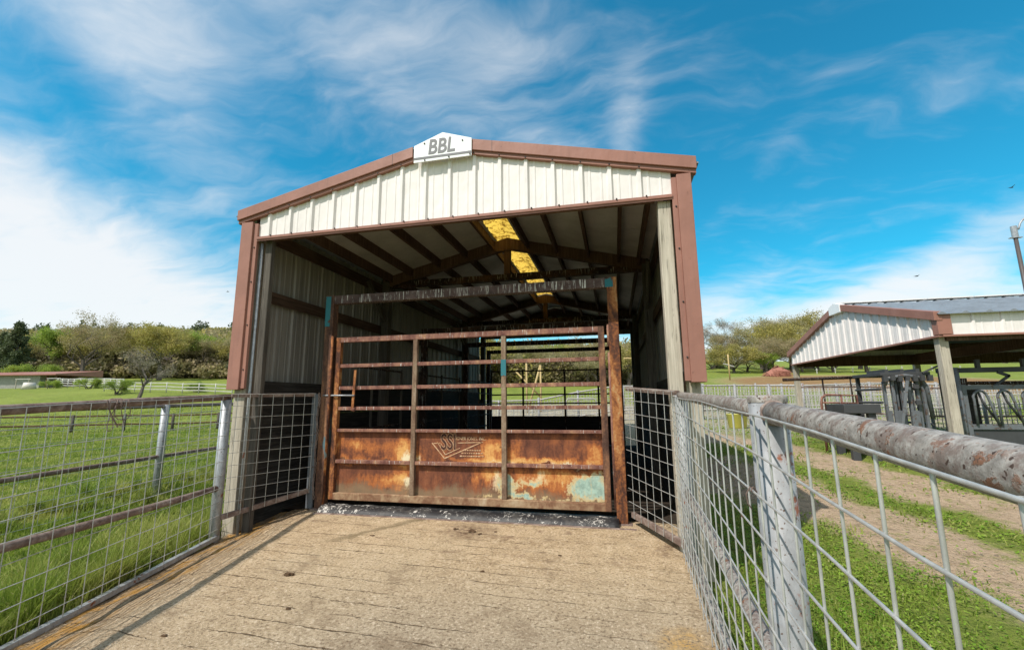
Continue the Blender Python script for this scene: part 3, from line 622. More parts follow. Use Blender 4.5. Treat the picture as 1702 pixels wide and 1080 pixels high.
# embossed maker's mark
zc = -.60
mk = MB(); yy = GY+.024
def strip(a, b, w=.012): mk.beam((a[0], yy, a[1]), (b[0], yy, b[1]), .004, w, (0, 0, 1) if abs(b[0]-a[0]) > abs(b[1]-a[1]) else (1, 0, 0))
strip((-2.27, -.515), (-2.10, -.700)); strip((-2.10, -.700), (-1.62, -.500)); strip((-2.20, -.505), (-2.09, -.655), .008); strip((-2.09, -.655), (-1.90, -.573), .008); strip((-1.93, -.512), (-1.60, -.500), .009); strip((-2.25, -.52), (-2.16, -.518), .009)
mk.build('emblem', M['emboss'], g1)
letters('SSI', .27, M['emboss'], g1, (-2.05, GY+.0245, -.590), 'emblem_outline', .001, 0, .66, .011)
letters('SSI', .27, M['emblemdark'], g1, (-2.05, GY+.0215, -.590), 'emblem_lettering', .001, 0, .66, .003)
letters('SIGNER JONES, INC.', .058, M['emboss'], g1, (-1.77, GY+.023, -.478), 'small_lettering', .002, 0, .80)
for n, z in enumerate((-.605, -.640, -.675)):
    x = -1.86-.02*n; mb = MB()
    while x < -1.63+.01*n:
        w = random.uniform(.012, .03); mb.box(x, x+w, GY+.021, GY+.0265, z, z+.014); x += w+.009
    mb.build('print_line', M['emboss'], g1)
# black rubber sill under the gate
mb = MB(); n_ = 60; vs = []; fs = []
prof = [(5.20, -1.372), (5.215, -1.335), (5.25, -1.305), (5.30, -1.290), (5.36, -1.285), (5.44, -1.285), (5.46, -1.36)]
for q in range(n_+1):
    x = -3.70+3.68*q/n_; lump = .010*mnoise.noise(Vector((x*5, 0, 0)))
    for (y, z) in prof: vs.append((x, y+.006*mnoise.noise(Vector((x*3, y, 5))), z+(lump if z > -1.34 else 0)))
m_ = len(prof)
for q in range(n_):
    for w in range(m_-1): fs.append((q*m_+w, (q+1)*m_+w, (q+1)*m_+w+1, q*m_+w+1))
fs += [tuple(range(m_)), tuple(n_*m_+w for w in range(m_))[::-1]]
mb.add(vs, fs); tag(mb.build('gate_sill', M['rubber'], smooth=True), 'black rubber sill splashed white along the bottom of the front gate', 'sill')

tag(MB().box(-3.72, .16, 5.165, 5.205, -1.40, -1.352).build('sill_angle', M['rail'], bevel=.004), 'thin rusty angle iron strip along the front edge of the black gate sill', 'edging')
# alley frames and gates further in
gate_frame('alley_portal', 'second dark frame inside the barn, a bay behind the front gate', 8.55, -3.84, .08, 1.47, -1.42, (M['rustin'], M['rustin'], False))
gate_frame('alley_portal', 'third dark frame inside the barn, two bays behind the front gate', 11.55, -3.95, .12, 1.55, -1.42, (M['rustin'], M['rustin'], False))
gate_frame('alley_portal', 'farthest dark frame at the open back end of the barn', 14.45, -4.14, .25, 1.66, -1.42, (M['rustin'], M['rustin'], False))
def alley_gate(name, label, x0, x1, y, zs, zb, ztop, stiles):
    r = thing(name, label, 'gate', ((x0+x1)/2, y, zb))
    mb = MB()
    for z in zs: mb.box(x0, x1, y-.02, y+.02, z, z+.045)
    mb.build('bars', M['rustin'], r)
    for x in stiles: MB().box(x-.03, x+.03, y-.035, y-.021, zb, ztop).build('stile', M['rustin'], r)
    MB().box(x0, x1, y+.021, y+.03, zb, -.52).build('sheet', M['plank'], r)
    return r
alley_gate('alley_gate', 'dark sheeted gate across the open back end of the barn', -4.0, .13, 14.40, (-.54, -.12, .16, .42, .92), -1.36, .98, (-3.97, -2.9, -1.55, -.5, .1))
# row of pens panels along the left inside wall
for n, (ya, yb) in enumerate(((5.75, 7.9), (8.7, 11.2), (11.7, 14.2))):
    r = thing('alley_fence', ('nearest', 'middle', 'farthest')[n]+' dark pipe panel along the left wall inside the barn', 'panel', (-3.95, (ya+yb)/2, -1.38))
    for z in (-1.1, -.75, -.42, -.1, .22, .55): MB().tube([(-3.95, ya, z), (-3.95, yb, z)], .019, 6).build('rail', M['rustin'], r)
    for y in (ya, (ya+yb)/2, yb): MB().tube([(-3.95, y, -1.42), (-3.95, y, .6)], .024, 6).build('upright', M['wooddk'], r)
r = thing('bolt_strap', 'pale perforated steel strap hanging at the back left of the alley', 'strap', (-4.1, 14.3, -1))
mb = MB(); mb.box(-4.02, -3.93, 14.28, 14.30, -.95, .48); mb.build('strap', M['galv'], r)
mb = MB()
for q in range(6): mb.ball((-3.975, 14.275, -.82+q*.24), .022, 6, 4)
mb.build('holes', M['screw'], r)

# ------------------------------------------------------------------ mesh fences
def wire_panel(mb, P, s0, s1, top, bot, dv, dh, r=.0027, wob=.006, n=5, phase=0., nh=None):
    """P(s,z)->point; top(s),bot(s) heights; welded wire"""
    s = s0+phase; k = 0
    while s <= s1+1e-6:
        zt_, zb = top(s), bot(s); ph = random.uniform(0, 9); tl = random.uniform(-wob, wob)
        pts = [P(s+tl*(q/4-.5)*2+wob*.5*math.sin(ph+q), zt_+(zb-zt_)*q/4) for q in range(5)]
        mb.tube(pts, r, n, False); s += dv*random.uniform(.97, 1.03); k += 1
    nh = nh or int((top(s0)-bot(s0))/dh)+1
    for q in range(nh):
        ph = random.uniform(0, 9); m_ = max(3, int((s1-s0)/.35)+1); pts = []
        for w in range(m_+1):
            ss = s0+(s1-s0)*w/m_; z = top(ss)-q*dh+wob*.7*math.sin(ph+w*1.3)
            if z < bot(ss)-.01: z = bot(ss)-.01
            p_ = Vector(P(ss, z)); pts.append(p_+off_h)
        mb.tube(pts, r, n, False)
    return mb
def on(A, D, off=0.):
    nrm = Vector((D.y, -D.x, 0))
    return lambda s, z: (A.x+D.x*s+nrm.x*off, A.y+D.y*s+nrm.y*off, z)
# left ramp fence
P = on(LFA, LFD)
lf = thing('ramp_fence', 'left hand ramp fence of brown pipe rails and square wire mesh beside the grass', 'fence', (-4.2, 3.3, -1.58))
S1 = 5.6
ltop = lambda s: .067-.0425*s
lbot = lambda s: -1.49-.055*s
MB().tube([P(s, ltop(s)+.004*math.sin(s*2)) for s in np.linspace(-.05, S1, 12)], .036, 12).build('top_rail', M['rail'], lf, True)
MB().tube([P(s, -.944+.008*s-.012*math.sin(s*1.2)) for s in np.linspace(0, S1, 12)], .033, 12).build('mid_rail', M['rail'], lf, True)
Pb = on(LFA, LFD, -.03)
mb = MB()
for a in np.arange(0, S1-.1, .4): mb.beam(Pb(a, lbot(a)+.02), Pb(a+.4, lbot(a+.4)+.02), .05, .045)
mb.build('bottom_rail', M['galv'], lf, bevel=.004)
for s in (0.02, 3.15): MB().tube([P(s, -1.75-.05*s), P(s, ltop(s)-.03)], .055, 16).build('post', M['galv'], lf, True)
Pm = on(LFA, LFD, -.045)
off_h = Vector((LFD.y, -LFD.x, 0))*(-.005)
wire_panel(MB(), Pm, -.03, S1, lambda s: ltop(s)+.012, lambda s: lbot(s)+.03, .156, .146, r=.0032, phase=.03, nh=11).build('mesh_panel', M['wire'], lf)
# right ramp fence
P = on(RFA, RFD)
rf = thing('ramp_fence', 'right hand ramp fence with blotchy rusted rail and wire mesh nearest the camera', 'fence', (.53, 2.6, -1.5))
rt_ = lambda s: float(np.interp(s, [0, 1.9, 2.7, 3.4, 3.75, 6], [.03, -.020, -.046, -.080, -.098, -.20]))
S2 = 5.6
MB().tube([P(s, rt_(s)) for s in np.linspace(-.02, 2.66, 10)], .036, 20).build('top_rail', M['toprail'], rf, True)
MB().tube([P(s, rt_(s)) for s in np.linspace(2.74, S2, 10)], .0375, 24).build('top_rail', M['toprail'], rf, True)
MB().tube([P(s, -.81-.047*s) for s in np.linspace(0, S2, 8)], .033, 14).build('mid_rail', M['toprail'], rf, True)
MB().tube([P(s, -1.325-.035*s) for s in np.linspace(.02, S2, 8)], .032, 14).build('bottom_rail', M['toprail'], rf, True)
MB().tube([P(0.02, -1.85), P(0.02, .035)], .055, 18).build('post', M['postgrey'], rf, True)
pp = MB().tube([P(2.70, -1.95), P(2.70, .006)], .061, 28).build('post', M['postgrey'], rf, True)
cx, cy, _ = P(2.70, 0); mb = MB()
ring = [(cx+math.cos(t)*q, cy+math.sin(t)*q, z) for (q, z) in ((.0625, -.014), (.063, .003), (.058, .009), (.02, .006)) for t in np.linspace(0, 2*PI, 28, endpoint=False)]
mb.add(ring, [(a*28+b, a*28+(b+1) % 28, (a+1)*28+(b+1) % 28, (a+1)*28+b) for a in range(3) for b in range(28)]+[tuple(3*28+b for b in range(28))])
mb.build('post_cap', M['toprail'], pp, True)
for s_w in (2.635, 2.765): MB().tube([Vector(P(s_w, rt_(s_w)))+Vector((math.cos(t_)*.038, 0, math.sin(t_)*.038)) for t_ in np.linspace(0, 2*PI, 22)], [.006+.002*math.sin(q*2.3) for q in range(22)], 6, False).build('weld', M['rail'], rf, True)
MB().tube([P(5.2, -1.95), P(5.2, -.15)], .061, 20).build('post', M['postgrey'], rf, True)
Pm = on(RFA, RFD, .068)
off_h = Vector((RFD.y, -RFD.x, 0))*(.005)
wire_panel(MB(), Pm, .0, S2, lambda s: rt_(s)-.004, lambda s: -1.36-.036*s, .152, .130, r=.0036, wob=.007, n=8, phase=.05, nh=11).build('mesh_panel', M['wire'], rf, True)
# twisted tie wire on the near post
mb = MB(); a = Vector(Pm(2.70, -.31)); pts = [a+Vector((-.012*math.cos(t*5)-.004, -.03+t*.05, .012*math.sin(t*7)-.0*t)) for t in np.linspace(0, 1, 16)]+[a+Vector((-.02, .028, -.02)), a+Vector((-.016, .034, -.05)), a+Vector((-.004, .03, -.07))]
mb.tube(pts, .0022, 6); tag(mb.build('tie_wire', M['rail'], smooth=True), 'short twisted tie wire hooked on the mesh at the thick grey post', 'wire')
# wing panels from fence corners to the gate frame
def wing(name, label, A, B, top0, top1, bot0, bot1, dv, dh, railm, postm):
    D = (B-A); L = D.length; D = D.normalized(); P_ = on(A, D); r = thing(name, label, 'mesh panel', (A+B)/2+Vector((0, 0, -1.3)))
    tp = lambda s: top0+(top1-top0)*s/L
    bt = lambda s: bot0+(bot1-bot0)*s/L
    MB().beam(P_(0, tp(0)), P_(L-.03, tp(L)), .04, .045).build('top_rail', railm, r, bevel=.004)
    MB().beam(P_(0, bt(0)), P_(L-.03, bt(L)), .045, .055).build('bottom_rail', railm, r, bevel=.004)
    if postm: MB().box(B.x-.045, B.x+.045, B.y-.02, B.y+.01, -1.34, .11).build('end_bar', postm, r, bevel=.003)
    global off_h
    sd = 1 if A.x > -1 else -1
    off_h = Vector((D.y, -D.x, 0))*(.0055*-sd)
    Pm_ = on(A, D, -sd*.03)
    wire_panel(MB(), Pm_, 0, L-.02, lambda s: tp(s)+.015, lambda s: bt(s)-.02, dv, dh, r=.0031, wob=.003, phase=.06, nh=10).build('mesh_panel', M['wire'], r)
    return r
wing('wing_fence', 'left wire mesh wing closing the gap between fence corner and gate frame', Vector((-4.385, 4.45, 0)), Vector((-3.90, 5.33, 0)), .085, .10, -1.265, -1.12, .131, .134, M['rail'], M['chute'])
wing('wing_fence', 'right wire mesh wing between the rusty gate post and grey corner post', Vector((.575, 4.47, 0)), Vector((.12, 5.36, 0)), .055, .12, -1.29, -1.24, .138, .137, M['rail'], None)
# chain on the left gate post
mb = MB()
for q in range(26):
    z = .10-q*.052; x = -3.845+.010*math.sin(q*.8)
    pts = [(x+.010*math.cos(t)*(1 if q % 2 else .3), GY-.085+.010*math.cos(t)*(.3 if q % 2 else 1), z+.026*math.sin(t)) for t in np.linspace(0, 2*PI, 9)]
    mb.tube(pts, .0045, 5, False)
tag(mb.build('gate_chain', M['rail']), 'rusty chain hanging down the left gate post', 'chain')
# baling wire loops on the left top rail
mb = MB(); P = on(LFA, LFD, -.06)
for q in range(4):
    s = 1.50-q*.035; dz = random.uniform(.16, .27); pts = []
    for t in np.linspace(0, 1, 14): pts.append(Vector(P(s+.05*math.sin(t*PI*2+q)+t*.10, ltop(s)+.03-dz*math.sin(t*PI)**.8)))
    mb.tube(pts, .0035, 5)
for q in range(5):
    s = 1.42+q*.02; c = Vector(on(LFA, LFD)(s, ltop(s))); mb.tube([c+Vector((.042*math.sin(t)*.98, 0.042*math.sin(t)*.2, .042*math.cos(t))) for t in np.linspace(0, 2*PI, 12)], .004, 5, False)
tag(mb.build('baling_wire', M['rail'], smooth=True), 'tangle of rusty baling wire looped over the left fence rail', 'wire')

# second fence on the left (paddock side)
A2 = Vector((-8.55, 10.0, 0)); D2 = Vector((.19, -.98, 0)).normalized(); P = on(A2, D2)
lf2 = thing('paddock_fence', 'second left fence of dark rails and grey posts across the strip of grass', 'fence', (-7.9, 6.6, -1.62))
MB().tube([P(s, .0-.012*s) for s in np.linspace(0, 9, 8)], .034, 8).build('top_rail', M['rail'], lf2, True)
MB().tube([P(s, -.92) for s in np.linspace(0, 9, 8)], .034, 8).build('mid_rail', M['rail'], lf2, True)
for s in (.9, 3.47, 6.15, 8.8): MB().tube([P(s, -1.75), P(s, .02-.012*s)], .062, 12).build('post', M['galv'], lf2, True)
off_h = Vector((.004, 0, 0)); Pm = on(A2, D2, -.045)
wire_panel(MB(), Pm, 0, 9, lambda s: .0-.012*s, lambda s: -1.55, .155, .15, r=.0026, n=4, nh=11).build('mesh_panel', M['wire'], lf2)

# generic far fences -------------------------------------------------
def run_fence(name, label, pts, h, step, railz, rail_r, post_r, matr, matp, mesh=None, group=None, square=False, post_over=.05):
    c = [Vector((x, y, gz(x, y))) for x, y in pts]; mid = c[len(c)//2]
    r = thing(name, label, 'fence', mid, group); line = []
    for a, b in zip(c[:-1], c[1:]):
        n = max(1, int(round((b-a).length/step)))
        for q in range(n): p = a.lerp(b, q/n); line.append(Vector((p.x, p.y, gz(p.x, p.y))))
    line.append(c[-1])
    for z in railz:
        mb = MB()
        for a, b in zip(line[:-1], line[1:]):
            if square: mb.beam(a+Vector((0, 0, z)), b+Vector((0, 0, z)), .03, rail_r*2)
            else: mb.tube([a+Vector((0, 0, z)), b+Vector((0, 0, z))], rail_r, 6)
        mb.build('rail', matr, r)
    for p in line[:100]:
        mb = MB(); mb.tube([p+Vector((0, 0, -.2)), p+Vector((0, 0, h+post_over+random.uniform(-.03, .05)))], post_r, 8); mb.build('post', matp, r, True)
    if mesh:
        mb = MB()
        for a, b in zip(line[:-1], line[1:]):
            L = (b-a).length; n = max(2, int(L/mesh))
            for q in range(n): p = a.lerp(b, q/n); mb.tube([p+Vector((0, 0, .03)), p+Vector((0, 0, h-.02))], .013, 3, False)
            for q in range(int(h/mesh)): mb.tube([a+Vector((0, 0, .05+q*mesh)), b+Vector((0, 0, .05+q*mesh))], .010, 3, False)
        mb.build('mesh_panel', M['wirefar'], r)
    return r
run_fence('pen_fence', 'long pale pipe and mesh pen fence behind the barn', [fr(18.5, -2.2), fr(19, 7.6)], 1.42, 1.6, (1.40, .42), .035, .05, M['wirefar'], M['postgrey'], .12)
run_fence('pen_fence', 'long pipe and mesh pen fence with white posts running behind the open shed', [fr(19, 7.9), fr(19.4, 21)], 1.42, 1.5, (1.40, .42), .035, .06, M['wirefar'], M['postgrey'], .12)
run_fence('pen_fence', 'inner mesh pen fence in front of the white post fence, left of the cattle crush', [fr(16.2, 10.2), fr(14.6, 13.4), fr(13.8, 16)], 1.3, 1.5, (1.28, .40), .03, .05, M['rail'], M['postgrey'], .12)
run_fence('pen_fence', 'back row of grey mesh pens seen over the nearer pen fence', [fr(22.5, 5.5), fr(23, 15), fr(22.5, 26)], 1.3, 1.3, (1.28, .75, .3), .035, .05, M['wirefar'], M['postgrey'], .17)
# white pipe gates seen through the back of the barn
for n, (f, r0) in enumerate(((17.3, -.55), (17.35, .75), (17.4, 2.05))):
    x0, y0 = fr(f, r0); x1, y1 = fr(f, r0+1.15); zb = gz(x0, y0)+.12
    r = thing('pen_gate', ('leftmost', 'middle', 'rightmost')[n]+' of three small white pipe gates seen through the back of the barn', 'gate', (x0, y0, zb-.12))
    a, b = Vector((x0, y0, 0)), Vector((x1, y1, 0)); pt = lambda u, z: a.lerp(b, u)+Vector((0, 0, zb+z))
    MB().tube([pt(0, 0), pt(0, 1.08), pt(.06, 1.16), pt(.94, 1.16), pt(1, 1.08), pt(1, 0), pt(0, 0)], .028, 6).build('gate_tube', M['whitefence'], r, True)
    mb = MB()
    for q in range(1, 8): mb.tube([pt(0, q*.145), pt(1, q*.145)], .014, 5)
    for q in (.25, .5, .75): mb.tube([pt(q, 0), pt(q, 1.16)], .014, 5)
    mb.build('bars', M['whitefence'], r)
# timber braces behind the pens
def timber(label, f, r0, segs):
    x, y = fr(f, r0); zb = gz(x, y); r = thing('timber_brace', label, 'fence brace', (x, y, zb)); mb = MB()
    for (ua, za, ub, zb_, w) in segs:
        xa, ya = fr(f, r0+ua); xb, yb = fr(f, r0+ub); mb.tube([(xa, ya, zb+za), (xb, yb, zb+zb_)], w, 7)
    mb.build('poles', M['straw'], r, True)
timber('straw coloured crossed timber brace seen through the back of the barn', 24, .75, [(0, -.3, 0, 2.6, .05), (.75, -.3, .75, 2.5, .05), (.05, .1, .75, 2.5, .055), (-.6, 2.2, .75, .8, .045)])
timber('pale timber corner frame seen between gate post and right barn wall', 24, 6.0, [(0, 2.75, .75, 2.75, .04), (.75, -.3, .75, 2.75, .045), (.2, 1.2, .75, .2, .045)])

# ------------------------------------------------------------------ open shed on the right
K = 1.44; SX0, SY0, SY1 = 5.55, 9.14, 15.9; SX1 = 16.5; SYR = (SY0+SY1)/2
shed = thing('open_shed', 'open sided cattle shed with cream gable and grey metal roof on timber posts', 'shed', (8, SYR, gz(8, SYR)))
zb_, ze, zp = 1.055, 1.44, 2.27
srz = lambda y: ze+(zp-ze)*(1-abs(y-SYR)/(SYR-SY0))
ribbed(MB(), SY0+.0, SY1, SY0+.2, lambda a: zb_, lambda a: srz(a)-.05, lambda a, o, z: (SX0-o, a, z)).build('gable_siding', M['cream'], shed)
ribbed(MB(), SX0+.16, SX1, SX0+.5, lambda a: zb_, lambda a: ze-.02, lambda a, o, z: (a, SY0-o, z), rib=.42, h=.022).build('eave_siding', M['cream'], shed)
ribbed(MB(), SX0+.16, SX1, SX0+.5, lambda a: zb_, lambda a: ze-.02, lambda a, o, z: (a, SY1+o, z), rib=.42, h=.022).build('eave_siding', M['cream'], shed)
def yprism(mb, poly, x0, x1):                        # poly in y,z
    n = len(poly); vs = [(x0, y, z) for y, z in poly]+[(x1, y, z) for y, z in poly]
    return mb.add(vs, [tuple(range(n))[::-1], tuple(range(n, 2*n))]+[(i, (i+1) % n, (i+1) % n+n, i+n) for i in range(n)])
for s in (-1, 1):
    ya = SYR+s*.28; yb = SY0-.06 if s < 0 else SY1+.1
    yprism(MB(), [(ya, srz(ya)-.12), (yb, srz(yb)-.12), (yb, srz(yb)+.035), (ya, srz(ya)+.035)], SX0-.09, SX0+.03).build('rake_trim', M['trim'], shed, bevel=.004)
yprism(MB(), [(SYR-.28, srz(SYR-.28)-.14), (SYR+.28, srz(SYR+.28)-.14), (SYR+.28, srz(SYR+.28)+.05), (SYR, zp+.06), (SYR-.28, srz(SYR-.28)+.05)], SX0-.11, SX0+.02).build('ridge_plate', M['white'], shed, bevel=.004)
MB().box(SX0-.05, SX0+.16, SY0-.05, SY0+.10, zb_+.005, ze-.015).build('corner_trim', M['trim'], shed, bevel=.004)
MB().box(SX0-.045, SX0+.01, SY0-.03, SY1, zb_-.035, zb_-.002).build('bottom_trim', M['trim'], shed)
MB().box(SX0+.012, SX1, SY0-.045, SY0+.01, zb_-.035, zb_-.002).build('bottom_trim', M['trim'], shed)
for s in (-1, 1):
    mb = MB(); pr = []; x = SX0-.04
    while x < SX1: pr += [(x, 0), (x+.045, .03), (x+.075, .03), (x+.12, 0)]; x += .34
    yr, yb = SYR, (SY0-.10 if s < 0 else SY1+.10); vs = []; fs = []
    for x, o in pr: vs += [(x, yr, zp+o), (x, yb, srz(yb)+o), (x, yr, zp-.012), (x, yb, srz(yb)-.012)]
    for q in range(len(pr)-1):
        b = q*4; f_ = [(b, b+4, b+5, b+1), (b+2, b+3, b+7, b+6), (b+1, b+5, b+7, b+3)]; fs += f_
    mb.add(vs, fs); mb.build('roof_slope', M['roofmet'], shed)
mb = MB(); x = SX0
while x < SX1: mb.beam((x, SYR, zp+.045), (min(x+.9, SX1), SYR, zp+.045), .22, .02); x += .93
mb.build('ridge_cap', M['cream'], shed)
MB().box(SX0+.1, SX1, SY0+.05, SY0+.10, zb_-.1, zb_+.2).build('eave_beam', M['woodbr'], shed)
MB().box(SX0+.1, SX1, SY1-.10, SY1-.05, zb_-.1, zb_+.2).build('eave_beam', M['woodbr'], shed)
for x in (SX0+.08, 8.9, 12.3, 15.7):
    MB().box(x-.04, x+.05, SY0+.11, SY1-.11, zb_-.02, zb_+.22).build('cross_tie', M['woodbr'], shed)
    for y in (SY0+.02, SY1-.15):
        m_ = M['woodlt']; MB().box(x-.07, x+.07, y+.06, y+.20, gz(x, y)-.2, zb_+.1 if y > 12 else zb_-.01).build('post', m_, shed, bevel=.008)
for y in np.linspace(SY0+.4, SY1-.4, 9): MB().box(SX0+.05, SX1, y-.022, y+.022, srz(y)-.16, srz(y)-.02).build('purlin', M['woodbr'], shed)

# cattle crush, bench and feed panel under the shed -------------------
zg = gz(5.6, 9.9)
ch = thing('cattle_crush', 'blue grey steel cattle crush with upright bars beside the shed post', 'cattle crush', (5.3, 10.1, zg))
for i_, (x, y, w, za) in enumerate(((5.02, 10.0, .045, .30), (5.13, 9.95, .05, .33), (5.22, 10.02, .03, .30), (5.29, 9.98, .045, .31), (5.38, 9.93, .05, .33), (5.46, 10.0, .035, .30), (5.53, 9.97, .05, .31), (5.62, 9.95, .045, .32))):
    MB().box(x-w/2, x+w/2, y-.03, y+.03, zg, za).build('upright', M['chute'], ch, bevel=.006)
for x0, x1, y in ((5.08, 5.25, 9.90), (5.34, 5.47, 9.88), (4.98, 5.06, 9.92)): MB().box(x0, x1, y-.015, y, zg+.1, -.25).build('side_plate', M['chute'], ch, bevel=.004)
MB().tube([(4.98, 9.9, .22), (5.05, 9.88, .36), (5.3, 9.86, .40), (5.55, 9.88, .37), (5.66, 9.92, .20), (5.70, 9.93, -.4)], .035, 8).build('hoop', M['chute'], ch, True)
MB().box(4.92, 5.72, 9.85, 10.9, .40, .46).build('top_frame', M['chutedk'], ch, bevel=.006)
mb = MB()
for q in range(7): x = 4.95+q*.12; mb.box(x, x+.07, 9.82, 9.9, .30+random.uniform(-.02, .02), .40); 
for q in range(3): mb.box(5.0+q*.25, 5.06+q*.25, 9.86, 10.5, .46, .52)
mb.build('latch_gear', M['chutedk'], ch)
for x in (5.0, 5.7): MB().box(x-.03, x+.03, 10.85, 10.91, zg, .42).build('rear_post', M['chutedk'], ch)
for z in (-.9, -.5, -.1, .15):
    for x in (4.95, 5.72): MB().tube([(x, 9.98, z), (x, 10.88, z)], .025, 6).build('side_bar', M['chutedk'], ch)
MB().beam((5.12, 9.80, -.55), (5.30, 9.78, .30), .03, .045).build('lever', M['chute'], ch, bevel=.004); MB().beam((5.58, 9.82, .44), (5.95, 9.78, .62), .03, .03).build('lever', M['chutedk'], ch, bevel=.004)
for z in (-.75, -.15, .15): MB().box(5.44, 5.52, 9.86, 9.90, z, z+.09).build('hinge', M['chutedk'], ch, bevel=.004)
be = thing('loading_bench', 'dark heavy steel bench with short thick legs left of the cattle crush', 'bench', (4.6, 10.3, zg))
MB().box(4.28, 4.90, 9.95, 10.7, -.30, -.13).build('bench_top', M['chutedk'], be, bevel=.008)
for x in (4.36, 4.70):
    for y in (10.0, 10.58): MB().box(x, x+.13, y, y+.1, zg, -.30).build('leg', M['chutedk'], be, bevel=.005)
gr = thing('guard_rail', 'bent rusty pipe guard rail standing behind the dark bench', 'rail', (4.5, 10.8, zg))
MB().tube([(4.24, 10.8, zg), (4.24, 10.8, -.12), (4.26, 10.8, .0), (4.34, 10.8, .06), (4.9, 10.8, .04), (4.92, 10.8, zg)], .026, 8).build('pipe', M['rustpipe'], gr, True)
MB().tube([(4.62, 10.8, .05), (4.62, 10.8, zg)], .02, 6).build('middle_post', M['rustpipe'], gr, True)
MB().tube([(4.24, 10.8, -.10), (4.9, 10.8, -.12)], .02, 6).build('lower_pipe', M['rustpipe'], gr, True)
pl = thing('drive_pole', 'long dark rusty pole lying level on two thin legs above the bench', 'pole', (4.4, 11.4, zg))
MB().tube([(3.75, 11.4, .41), (5.2, 11.4, .44)], .035, 8).build('pole', M['rustin'], pl, True)
mb = MB()
for x in (4.55, 5.1): mb.tube([(x, 11.4, zg), (x, 11.4, .42)], .018, 6)
mb.build('leg', M['rustin'], pl)
fp = thing('feed_barrier', 'grey slant bar feed panel with looped bars and a solid lower sheet', 'feed panel', (7.0, 9.8, zg))
fx0, fx1, fy = 6.12, 9.4, 9.80
MB().tube([(6.04, fy-.05, zg-.1), (6.04, fy-.05, .52)], .055, 12).build('end_post', M['chute'], fp, True)
MB().box(fx0, fx1, fy-.03, fy+.03, .12, .20).build('top_rail', M['chute'], fp, bevel=.006)
MB().box(fx0, fx1, fy-.035, fy+.035, -.58, -.49).build('mid_rail', M['chute'], fp, bevel=.006)
MB().box(fx0, fx1, fy-.008, fy+.008, zg+.06, -.585).build('lower_sheet', M['chutedk'], fp)
MB().box(fx0-.01, fx0+.06, fy-.045, fy+.045, zg, .21).build('end_stile', M['chute'], fp, bevel=.006)
x = 6.25; q = 0
while x < fx1-.3:
    w = .22
    MB().tube([(x, fy-.05, -.50), (x+.01, fy-.05, -.05)]+[(x+w/2-w/2*math.cos(t), fy-.05, -.03+.13*math.sin(t)) for t in np.linspace(.2, PI-.2, 7)]+[(x+w+.04, fy-.05, -.18), (x+w+.10, fy-.05, -.50)], .021, 7).build('loop_bar', M['chute'], fp, True)
    MB().tube([(x+.10, fy-.01, .12), (x+.16, fy-.01, -.10), (x+.36, fy-.01, -.50)], .018, 6).build('slant_bar', M['chutedk'], fp, True)
    x += .36
ob = thing('overhead_gantry', 'dark overhead steel beam with stub posts above the feed panel', 'beam', (7.0, 10.1, zg))
MB().box(5.98, 9.6, 10.05, 10.15, .44, .53).build('beam', M['chutedk'], ob, bevel=.006)
for x in (6.6, 7.3, 8.2): MB().box(x, x+.06, 10.07, 10.13, .53, .68).build('stub', M['chutedk'], ob)
for x in (6.04, 9.5): MB().box(x-.04, x+.04, 10.06, 10.14, zg, .44).build('support', M['chutedk'], ob)
MB().tube([(6.05, 10.2, .25), (9.6, 10.2, .23)], .035, 7).build('rail', M['rustin'], ob, True)
MB().box(6.28, 6.44, 10.12, 10.26, .18, .34).build('gear_box', M['rustin'], ob)
MB().beam((6.85, 10.0, .44), (7.02, 10.0, .36), .03, .05).build('link_arm', M['chutedk'], ob); MB().beam((7.02, 10.0, .37), (6.76, 10.0, .18), .03, .04).build('link_arm', M['chutedk'], ob)
MB().box(6.38, 6.60, 10.18, 10.24, zg, .2).build('plate_post', M['plank'], ob)

# yellow feed tub behind the right fence
x, y = fr(15.5, 7.6); mb = MB(); z = gz(x, y)
mb.tube([(x, y, z), (x, y, z+.02), (x, y, z+.45), (x, y, z+.47)], [.25, .27, .33, .35], 18); tag(mb.build('feed_tub', M['yellow'], smooth=True), 'small yellow plastic feed tub on the ground by the pen fence', 'tub')

# lamp pole
lp = thing('yard_lamp', 'tall dark yard lamp pole with a curved arm behind the shed roof', 'lamp post', (13.55, 18, gz(13.55, 18)))
MB().tube([(13.55, 18, gz(13.55, 18)-.2), (13.55, 18, 5.35)], [.075, .055], 12).build('pole', M['pole'], lp, True)
mb = MB(); mb.tube([(13.55, 18, 5.30), (13.55, 18, 5.72)], .085, 12); mb.box(13.38, 13.72, 17.95, 18.05, 5.30, 5.325); mb.build('bracket', M['galv'], lp)
MB().tube([(13.67, 18, 5.60)]+[(13.70+1.1*(1-math.cos(t)), 18, 5.62+.62*math.sin(t)) for t in np.linspace(.1, PI/2, 8)]+[(15.4, 18, 6.22)], .03, 8).build('arm', M['galv'], lp, True)
mb = MB(); mb.ball((15.6, 18, 6.18), .3, 12, 8, (1.1, .6, .35)); mb.build('lamp_head', M['galv'], lp, True)

